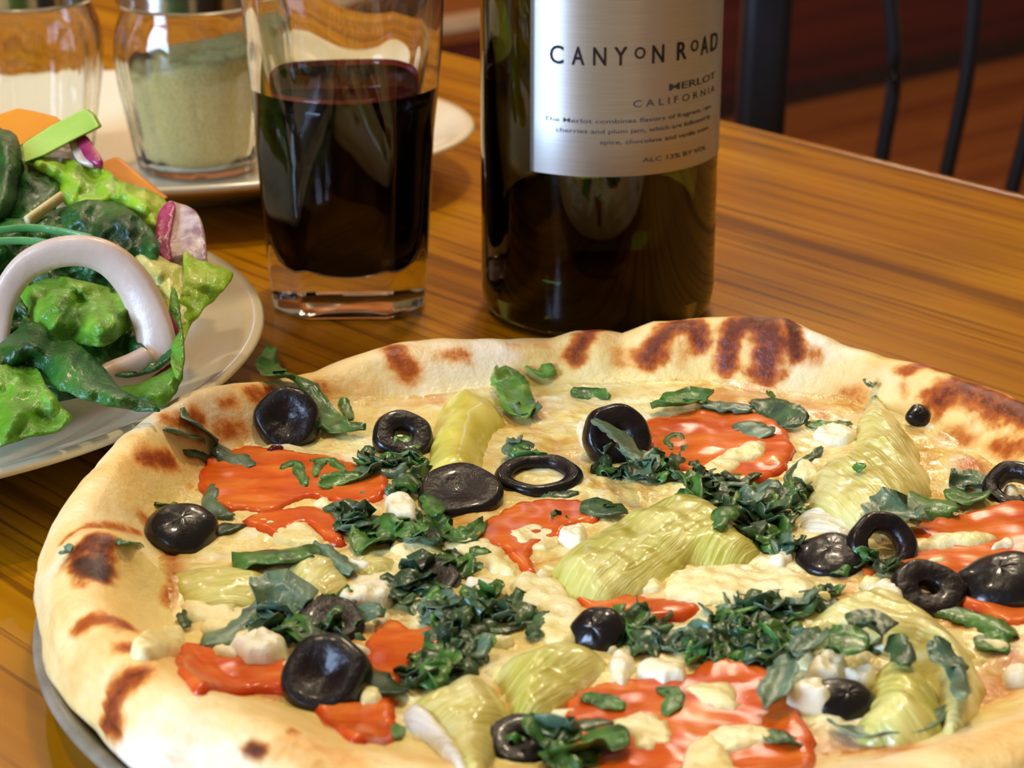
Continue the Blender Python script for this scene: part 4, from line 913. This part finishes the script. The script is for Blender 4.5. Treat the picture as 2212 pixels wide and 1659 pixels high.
def text_mesh(body, size, spacing=1.0, extr=0.0):
    cu = bpy.data.curves.new('txt', 'FONT'); cu.body = body; cu.size = size; cu.space_character = spacing; cu.resolution_u = 3; cu.offset = extr
    ob = bpy.data.objects.new('txt', cu); COL.objects.link(ob); bpy.context.view_layer.update()
    me = bpy.data.meshes.new_from_object(ob.evaluated_get(bpy.context.evaluated_depsgraph_get()))
    V = [tuple(v.co) for v in me.vertices]; F = [tuple(p.vertices) for p in me.polygons]
    bpy.data.objects.remove(ob); bpy.data.curves.remove(cu); bpy.data.meshes.remove(me)
    return np.array(V), F
def put_text(name, items, mat, raise_=.0001):
    """items: (body, a0, a1, z base, cap height, bold) laid from angle a0 to a1"""
    VV, FF = [], []
    for body, a0, a1, zb, hcap, bold in items:
        V, F = text_mesh(body, 1.0, 1.0, bold); x0, x1 = V[:, 0].min(), V[:, 0].max(); s = hcap / 0.70
        # subdivide long letters is unnecessary: glyphs are narrow
        for F_ in F: FF.append(tuple(i + len(VV) for i in F_))
        for x, y, z in V: VV.append(cyl(a0 + (a1 - a0) * (x - x0) / (x1 - x0), zb + y * s, LR + raise_))
    return mesh_obj(name, VV, FF, mat, label, smooth=False, origin=(BX, BY, 0))
# name line: separate letters with small raised o's
zb = .0877; dg = 1.0
def pxa(x): return math.degrees(math.asin(max(-.999, min(.999, (x - 1287.5) / 252.0))))
def L(ch, x0, x1, z=zb, h=.0054, b=.012): return (ch, pxa(x0), pxa(x1), z, h, b)
put_text('lettering', [L('C', 1178, 1205), L('A', 1221, 1246), L('N', 1263, 1289), L('Y', 1304, 1331), L('O', 1345, 1367, zb + .0017, .0034), L('N', 1381, 1405)], M['ink'], .0002)
put_text('lettering', [L('R', 1432, 1452), L('O', 1461, 1477, zb + .0017, .0034), L('A', 1483, 1499), ('D', pxa(1505), pxa(1505) + 8.5, zb, .0054, .012)], M['ink'], .0002)
put_text('lettering', [('MERLOT', 31.0, 66.0, .0788, .0021, .008)], M['ink2'])
put_text('lettering', [('C A L I F O R N I A', 13.0, 66.0, .0748, .0021, .002)], M['ink2'])
put_text('lettering', [('The Merlot combines flavors of fragrant, ripe', -28.5, 62, .0702, .0013, .004)], M['ink2'])
put_text('lettering', [('cherries and plum jam, which are followed by', -22.5, 62, .0671, .0013, .004)], M['ink2'])
put_text('lettering', [('spice, chocolate and vanilla notes.', -2, 61, .0638, .0013, .004)], M['ink2'])
put_text('lettering', [('ALC 13% BY VOL', 18, 58, .0578, .0014, .004)], M['ink2'])

# ================================================================== TUMBLER OF WINE
GX, GY = -0.0528, 0.7175
tumbler = empty('tumbler', (GX, GY, 0), 'clear faceted tumbler half full of red wine, left of the bottle', 'glass')
def gl_sec(a, zfrac):
    """unit section: 1 = apothem of the square base, cut corners, going round higher up"""
    a += -0.03; c = abs(math.cos(a)); s = abs(math.sin(a))
    r = min(1 / max(c, 1e-6), 1 / max(s, 1e-6), 1.13 * math.sqrt(2) / (c + s) if (c + s) > 0 else 9)
    k = 8.0; vals = [c / 1.0, s / 1.0, (c + s) / (1.10 * math.sqrt(2))]
    r = (sum(x ** 34 for x in vals)) ** (-1 / 34)
    return r * (1 - zfrac) + 1.055 * zfrac
def gr(z): return .0243 + (.0305 - .0243) * min(1, (z / .11)) ** 0.8 + max(0, z - .11) * .03
def tsec(r0, z): 
    zf = sm((z - .056) / .022); return zf
prof_o = [(1e-5, .0015), (.8, .0012), (.93, 0.0), (.985, .0012), (1.0, .004), (1.0, .012), (1.0, .025), (1.0, .04), (1.0, .055), (1.0, .07), (1.0, .085), (1.0, .1), (1.0, .12), (1.0, .1395), (.985, .1405)]
prof_i = [(.97, .1395), (.96, .12), (.95, .1), (.94, .085), (.90, .075), (.85, .066), (.76, .055), (.74, .04), (.735, .028), (.71, .020), (.62, .015), (.46, .0125), (.3, .0115), (1e-5, .0115)]
def gsurf(prof, n=192, extra=0.0, nin=0):
    V, F = [], []; m = len(prof)
    for k in range(n):
        a = 2 * PI * k / n
        for q, (f, z) in enumerate(prof):
            if q >= nin: rr_ = gr(z) * f * 1.0 - (extra if f > .01 else 0)      # the bore is round
            else: rr_ = gr(z) * f * gl_sec(a, tsec(0, z))
            V.append((GX + math.cos(a) * rr_, GY + math.sin(a) * rr_, z))
    for k in range(n):
        k2 = (k + 1) % n
        for j in range(m - 1): F.append((k * m + j, k2 * m + j, k2 * m + j + 1, k * m + j + 1))
    return V, F
V, F = gsurf(prof_o + prof_i, nin=len(prof_o)); o = mesh_obj('glass_body', V, F, M['glass'], tumbler, origin=(GX, GY, 0), smooth=True)
me_ = o.data
if hasattr(me_, 'set_sharp_from_angle'): me_.set_sharp_from_angle(angle=math.radians(28))
LV = .0700
wp_ = [(1e-5, .0113), (.3, .0113), (.46, .0123), (.62, .0148), (.71, .0200), (.735, .0280), (.74, .04), (.76, .055), (.85, .066), (.878, LV + .0008), (.86, LV), (1e-5, LV)]
V, F = gsurf(wp_, extra=-.00018); mesh_obj('wine', V, F, M['wine'], tumbler, origin=(GX, GY, 0))
V, F = gsurf([(.877, LV + .0006), (.882, LV + .0022), (.870, LV + .0012), (.855, LV + .0002)], extra=.0002); mesh_obj('wine_edge', V, F, M['wine_edge'], tumbler, origin=(GX, GY, 0))

# ================================================================== PLATTER AND JARS
PX, PY, PA, PB = -0.150, 0.862, 0.136, 0.094
def plate_lathe(R, zr, foot, ax=1, ay=1, cx=0, cy=0, n=128, t_=.0032, well=.6, zw=.0065):
    p = [(1e-5, .003), (foot - .004, .003), (foot - .003, 0), (foot, 0), (foot + .002, .003), (foot + (R - foot) * .45, zr * .40), (foot + (R - foot) * .8, zr * .74), (R - .001, zr - .0022), (R, zr - .0008), (R - .0007, zr + .0003), (R - .003, zr), (R - .007, zr - .0018), (R * .84, zr - .0075), (R * (well + .1), zw + .0022), (R * well, zw), (1e-5, zw)]
    p2 = [p[0]] + [tuple(q) for q in p[1:]]
    return lathe(p2, n, cx, cy, ax, ay)
V, F = plate_lathe(.1, .0215, .050, PA / .1, PB / .1, PX, PY)
tag(mesh_obj('oval_platter', V, F, M['plate']), 'cream oval platter under the cheese jars behind the tumbler', 'platter')
def jar(jx, jy, fill, label_, z0=.0075):
    e = empty('cheese_shaker', (jx, jy, z0), label_, 'jar', 'glass cheese shakers on the platter')
    fl = lambda a, z, r: 1 + (0.018 * math.cos(16 * a + 40 * (z - z0)) * sm((z - z0 - .004) / .01) * sm((z0 + .058 - z) / .016) if r > .015 else 0)
    o_ = [(1e-5, .0015), (.019, .0012), (.0205, 0), (.0218, .002), (.0232, .012), (.0252, .028), (.0270, .042), (.0280, .054), (.0278, .062), (.0268, .069), (.0252, .074), (.0240, .0775), (.0238, .083), (.0238, .094)]
    o_ = [(r * 1.04, z * .80) for r, z in o_]
    i_ = [(.0218, .094), (.0218, .083), (.0222, .0775), (.0236, .073), (.0250, .068), (.0260, .061), (.0262, .054), (.0252, .042), (.0234, .028), (.0214, .012), (.0200, .0055), (.017, .004), (1e-5, .004)]
    i_ = [(r * 1.04 - .0003, z * .80) for r, z in i_]
    V, F = lathe([(r, z + z0) for r, z in o_ + i_], 140, jx, jy, rmod=fl); mesh_obj('glass_body', V, F, M['jar_glass'], e, origin=(jx, jy, z0))
    # screw lid: flared metal band
    lid = [(.0252, .0785), (.0258, .0785), (.0262, .080), (.0256, .082), (.0262, .084), (.0256, .086), (.0258, .096), (.0252, .100), (.018, .106), (1e-5, .108), (1e-5, .107), (.0175, .105), (.0245, .0995), (.0246, .084), (.0246, .0785)]
    lid = [(r * 1.04 + (.0004 if r > .01 else 0), z - .0155) for r, z in lid]
    V, F = lathe([(r, z + z0) for r, z in lid], 96, jx, jy, closed=False); mesh_obj('metal_lid', V, F, M['lid'], e, origin=(jx, jy, z0))
    if fill:
        N = 80; hs = [.0042, .0056, .012, .028, .042, fill]
        prof = [(1e-5, .0034), (.0168, .0035), (.0196, .0048), (.0210, .0098), (.0230, .0226), (.0250, .034), (.0257, fill - .002)]
        V, F = [], []; ring = 14
        prof2 = prof + [(.0255 * (1 - q / ring), None) for q in range(0, ring)] + [(1e-5, None)]
        m = len(prof2)
        for k in range(N):
            a = 2 * PI * k / N
            for r, z in prof2:
                x, y = math.cos(a) * r, math.sin(a) * r
                if z is None: z = fill + .0028 * noise.noise(Vector((x * 90 + jx * 40, y * 90, 3))) + .0012 * noise.noise(Vector((x * 300, y * 300, 3))) + .20 * x
                V.append((jx + x, jy + y, z0 + z))
        for k in range(N):
            k2 = (k + 1) % N
            for j in range(m - 1): F.append((k * m + j, k2 * m + j, k2 * m + j + 1, k * m + j + 1))
        o = mesh_obj('grated_cheese', V, F, M['parmesan'], e, origin=(jx, jy, z0)); o['kind'] = 'stuff'
    return e
jar(-0.1190, 0.852, .0435, 'glass cheese shaker with metal lid full of grated parmesan, left of the tumbler')
jar(-0.1830, 0.858, .0, 'empty-looking glass shaker with metal lid at the left frame edge')

# ================================================================== SALAD PLATE
SX, SY = -0.199, 0.617
V, F = plate_lathe(.1285, .0235, .070, 1, 1, SX, SY, 160, well=.62, zw=.006)
tag(mesh_obj('salad_plate', V, F, M['plate']), 'round cream plate piled with green salad at the left', 'plate')

def depthY(v, dY=0.0): return .66 + (v - 240) * (.540 - .66) / (900 - 240) + dY
def leaf(px, mat, lab, dY=0.0, ruf=.004, rs=40, name='lettuce_leaf', cat='lettuce', group='lettuce leaves in the salad', thick=.0007, bow=.0, g=8, rib=None, parent=None, sub=5, fy=None, wob=5.0, smooth=True):
    """leaf sheet: outline in the photo, standing at its own depth, with ruffles and real thickness"""
    C2 = catmull([np.array(p, float) for p in px], sub, True); sd = rnd.random() * 60
    c0 = sum(C2) / len(C2)
    C2 = [p + (p - c0) / (np.hypot(*(p - c0)) + 1e-6) * wob * noise.noise(Vector((p[0] * .05, p[1] * .05, sd))) for p in C2]
    R = [C2[0]]
    for p in C2[1:]:
        if np.hypot(*(p - R[-1])) > 4: R.append(p)
    if np.hypot(*(R[0] - R[-1])) < 4: R.pop()
    vs, fs, dist, order = fill_outline(R, g)
    V1 = []
    dm = max(dist.max(), 1)
    for (u, v), dd in zip(vs, dist):
        q = dd / dm
        d = ruf * noise.noise(Vector((u / rs * .5, v / rs * .5, sd))) + ruf * .36 * noise.noise(Vector((u / rs * 1.3, v / rs * 1.3, sd + 3))) + ruf * .11 * noise.noise(Vector((u / rs * 3.4, v / rs * 3.4, sd + 3))) - bow * math.sin(min(1, q) * PI / 2)
        V1.append(at_y(u, v, (fy(u, v) if fy else depthY(v, dY)) + d))
    n = len(V1)
    F0 = []
    for f in fs:
        p, q, r = vs[f[0]], vs[f[1]], vs[f[2]]
        F0.append(f if (q[0] - p[0]) * (r[1] - p[1]) - (q[1] - p[1]) * (r[0] - p[0]) < 0 else f[::-1])
    NN = [Vector((0, 0, 0)) for _ in V1]
    for f in F0:
        nn = (V1[f[1]] - V1[f[0]]).cross(V1[f[2]] - V1[f[0]])
        for i in f: NN[i] += nn
    V = list(V1) + [p - q.normalized() * thick for p, q in zip(V1, NN)]
    F = list(F0) + [tuple(i + n for i in f[::-1]) for f in F0]
    k = len(order)
    for i in range(k):
        j = (i + 1) % k; F.append((order[i], order[j], n + order[j], n + order[i]))
    o = mesh_obj(name, V, F, M[mat] if isinstance(mat, str) else mat, parent, smooth=smooth)
    if lab and parent is None: tag(o, lab, cat, group)
    return o
# deep base leaves so that the pile is closed
leaf([(-330, 330), (-100, 300), (60, 330), (250, 420), (340, 500), (400, 640), (360, 760), (280, 830), (120, 870), (0, 900), (-330, 900)], 'lettuce_d', 'wide dark green lettuce leaf under the whole salad pile', dY=.034, ruf=.012, rs=70, g=16, bow=.012)
leaf([(-260, 330), (-80, 300), (120, 340), (300, 430), (330, 520), (200, 600), (-60, 620), (-260, 560)], 'lettuce_m', 'green lettuce leaf low at the back of the salad pile', dY=.058, ruf=.010, rs=60, g=16, bow=.0)
leaf([(-330, 300), (-160, 270), (40, 320), (180, 400), (160, 520), (-60, 600), (-320, 560)], 'lettuce_l', 'light lettuce leaf behind the far side of the salad pile', dY=.078, ruf=.010, rs=60, g=16, bow=.0)
leaf([(-340, 240), (-160, 220), (0, 285), (40, 330), (40, 420), (-60, 560), (-340, 640)], 'lettuce_m', 'large green lettuce leaf at the far left of the pile', dY=.010, ruf=.010, rs=60, g=16, bow=.01)
leaf([(-330, 640), (-120, 600), (0, 640), (40, 760), (60, 900), (-120, 940), (-300, 900)], 'lettuce_d', 'large dark lettuce leaf at the lower left of the pile', dY=.004, ruf=.008, rs=60, g=16, bow=.01)
leaf([(-20, 285), (12, 280), (38, 296), (48, 330), (50, 365), (44, 400), (20, 470), (-30, 480)], 'lettuce_d', 'rounded glossy dark lettuce fold at the top left edge', dY=-.004, ruf=.003, bow=.012)
leaf([(35, 360), (70, 352), (105, 372), (130, 410), (125, 445), (95, 480), (50, 500), (20, 485), (20, 420)], 'lettuce_d', 'dark puckered lettuce leaf left of the beige stalk', dY=.0, ruf=.005, bow=.008)
leaf([(48, 348), (100, 338), (160, 345), (205, 352), (260, 388), (325, 412), (362, 438), (350, 480), (345, 520), (300, 478), (235, 445), (165, 452), (130, 430), (108, 385)], 'lettuce_l', 'frilly yellow-green lettuce leaf along the top of the pile', dY=.0, ruf=.008, rs=28, bow=.004)
leaf([(-30, 485), (60, 470), (130, 448), (200, 430), (275, 448), (335, 505), (345, 550), (300, 565), (220, 575), (100, 560), (-30, 590)], 'lettuce_d', 'dark ridged lettuce leaf above the big onion ring', dY=-.006, ruf=.007, rs=30, bow=.006)
leaf([(-30, 560), (80, 540), (240, 550), (325, 600), (372, 700), (382, 760), (300, 810), (150, 790), (-30, 770)], 'lettuce_d', 'dark green lettuce seen through the big onion ring', dY=-.004, ruf=.010, rs=34, bow=.0)
leaf([(40, 640), (110, 600), (200, 610), (270, 640), (290, 690), (240, 740), (150, 740), (70, 710)], 'lettuce_m', 'lighter curled lettuce piece inside the big onion ring', dY=-.010, ruf=.009, rs=30, bow=.003)
leaf([(288, 552), (330, 545), (380, 572), (430, 590), (455, 612), (430, 650), (400, 700), (375, 715), (350, 650), (325, 600)], 'lettuce_p', 'pale cream-yellow lettuce heart right of the big onion ring', dY=-.004, ruf=.005, rs=30, bow=.004)
leaf([(398, 545), (430, 562), (470, 572), (503, 590), (488, 622), (450, 655), (420, 690), (395, 735), (378, 715), (384, 660), (398, 610)], 'lettuce_l', 'bright green lettuce tip reaching the plate rim at the right', dY=-.006, ruf=.005, rs=26, bow=.003)
leaf([(370, 620), (385, 640), (392, 700), (396, 770), (388, 815), (372, 790), (366, 700)], 'lettuce_m', 'narrow upright green lettuce edge right of the onion ring', dY=-.008, ruf=.004, rs=26)
leaf([(238, 838), (300, 828), (360, 800), (392, 776), (396, 810), (380, 850), (350, 880), (300, 876), (262, 860)], 'lettuce_m', 'light green lettuce lobe lying on the plate below the onion ring', dY=-.004, ruf=.003, rs=30, bow=.004)
leaf([(-30, 770), (20, 725), (60, 692), (95, 708), (120, 735), (155, 735), (195, 765), (235, 805), (262, 840), (345, 882), (280, 885), (200, 870), (150, 850), (100, 830), (60, 790), (0, 800)], 'lettuce_d', 'dark folded lettuce leaf crossing in front of the onion ring end', dY=-.014, ruf=.005, rs=32, bow=.006)
leaf([(-30, 795), (40, 785), (80, 798), (105, 840), (138, 880), (156, 905), (130, 925), (60, 940), (-30, 955)], 'lettuce_m', 'green lettuce leaf at the front left rim of the plate', dY=-.014, ruf=.006, rs=30, bow=.004)
# pale ribs on the ridged leaf
def food_tube(name, px, rad, flat, mat, lab, cat, group=None, dY=0.0, Yf=None, n=14):
    P = catmull([tuple(at_y(u, v, (Yf(u, v) if Yf else depthY(v, dY)))) for u, v in px], 6)
    V, F = tube([Vector(p) for p in P], rad, n, flat, Vector((0, 1, .3)))
    o = mesh_obj(name, V, F, M[mat]); tag(o, lab, cat, group); return o
for k, (px, lab) in enumerate([([(-20, 500), (60, 492), (130, 500), (200, 515)], 'upper pale rib on the ridged lettuce leaf'), ([(-20, 522), (50, 520), (120, 528), (190, 545)], 'lower pale rib on the ridged lettuce leaf')]):
    food_tube('lettuce_rib', px, .0012, .6, 'rib', lab, 'lettuce', 'pale ribs on the ridged leaf', dY=-.0165)
# big onion ring: flat band following a loop
ringpx = [(-12, 800), (-6, 730), (2, 670), (24, 615), (62, 572), (115, 548), (180, 542), (238, 562), (285, 608), (318, 670), (338, 730), (338, 775), (300, 800), (250, 820), (225, 832)]
def ringY(u, v):
    return .576 + (v - 530) * (-.000060) - .004 * math.sin(max(0, min(1, (u + 20) / 360)) * PI)
Pc = [Vector(p) for p in catmull([tuple(at_y(u, v, ringY(u, v))) for u, v in ringpx], 6)]
nP = len(Pc)
onr = empty('onion_ring', tuple(Pc[-1]), 'large curved red onion ring standing on the salad at the left', 'onion')
rad = [.0031 + .0022 * sm(i / nP * 1.3) for i in range(nP)]
V, F = tube(Pc, rad, 16, .55, Vector((0, 1, .25)), 3.0); mesh_obj('flesh', V, F, M['onion'], onr)
seg = Pc[int(nP * .62):int(nP * .93)]
cen = at_y(170, 690, .58)
def outw(p):
    d = Vector((p.x - cen.x, 0, p.z - cen.z)); return d.normalized()
segp = [p + outw(p) * (.0040 + .0009 * min(1, i / 6)) for i, p in enumerate(seg)]
V, F = tube(segp, [.0003 + .0012 * math.sin(PI * i / (len(seg) - 1)) for i in range(len(seg))], 10, 1.0); o = mesh_obj('skin', V, F, M['onion_skin'], onr); o['label'] = 'magenta outer skin'
# onion chunk near the rim
onc = empty('onion_slice', tuple(at_y(390, 560, .60)), 'red onion chunk with veined face beside the plate rim', 'onion')
leaf([(360, 440), (385, 438), (425, 458), (440, 500), (446, 560), (425, 562), (400, 552), (375, 560), (352, 552), (350, 500)], 'onion_in', None, dY=-.002, ruf=.0015, thick=.004, name='veined_face', parent=onc, wob=2, g=9)
leaf([(356, 442), (378, 438), (372, 480), (366, 520), (370, 562), (345, 556), (338, 520), (340, 470)], 'onion_skin', None, dY=-.004, ruf=.001, thick=.003, name='outer_skin', parent=onc, wob=1, g=9)
ono = empty('onion_slice', tuple(at_y(190, 330, .64)), 'small red onion sliver below the celery stick', 'onion')
leaf([(165, 296), (185, 292), (200, 312), (222, 348), (205, 350), (180, 330)], 'onion_skin', None, dY=-.004, ruf=.001, thick=.002, name='outer_skin', parent=ono, wob=1, g=8)
leaf([(148, 305), (166, 300), (185, 332), (205, 352), (180, 352), (160, 335)], 'onion', None, dY=-.003, ruf=.001, thick=.002, name='flesh', parent=ono, wob=1, g=8)
# celery stick, cheddar, stalk
def prism(px, Y, th, mat, name, lab, cat, group=None, bev=.0006, dyu=0.0):
    P = [at_y(u, v, Y(u, v) if callable(Y) else Y) for u, v in px]; n = len(P)
    V = P + [p + Vector((0, th, -th * .25)) for p in P]
    F = [tuple(range(n)), tuple(range(2 * n - 1, n - 1, -1))] + [(i, i + n, (i + 1) % n + n, (i + 1) % n) for i in range(n)]
    nn = (P[1] - P[0]).cross(P[2] - P[0])
    if nn.y > 0: F = [f[::-1] for f in F]
    o = mesh_obj(name, V, F, M[mat], smooth=False); b = o.modifiers.new('bevel', 'BEVEL'); b.width = bev; b.segments = 3
    tag(o, lab, cat, group); return o
prism([(46, 312), (108, 272), (182, 234), (200, 248), (214, 274), (150, 306), (95, 335), (50, 352)], lambda u, v: depthY(v, -.008), .006, 'celery', 'celery_stick', 'pale green celery stick laid across the top of the salad', 'celery')
prism([(-30, 252), (0, 246), (36, 234), (70, 240), (118, 252), (130, 262), (60, 305), (20, 330), (-30, 330)], lambda u, v: depthY(v, .008), .003, 'cheddar', 'cheddar_slice', 'orange cheddar slice at the top left of the salad', 'cheese', 'cheddar slices in the salad')
prism([(214, 352), (252, 338), (300, 378), (362, 428), (340, 434), (300, 415), (258, 392), (228, 376)], lambda u, v: depthY(v, .006), .003, 'cheddar', 'cheddar_slice', 'orange cheddar strip in front of the parmesan shaker', 'cheese', 'cheddar slices in the salad')
food_tube('stalk_piece', [(58, 478), (90, 455), (134, 424)], .0016, .7, 'straw', 'beige stalk sliver lying between the dark lettuce leaves', 'vegetable', None, dY=-.012)
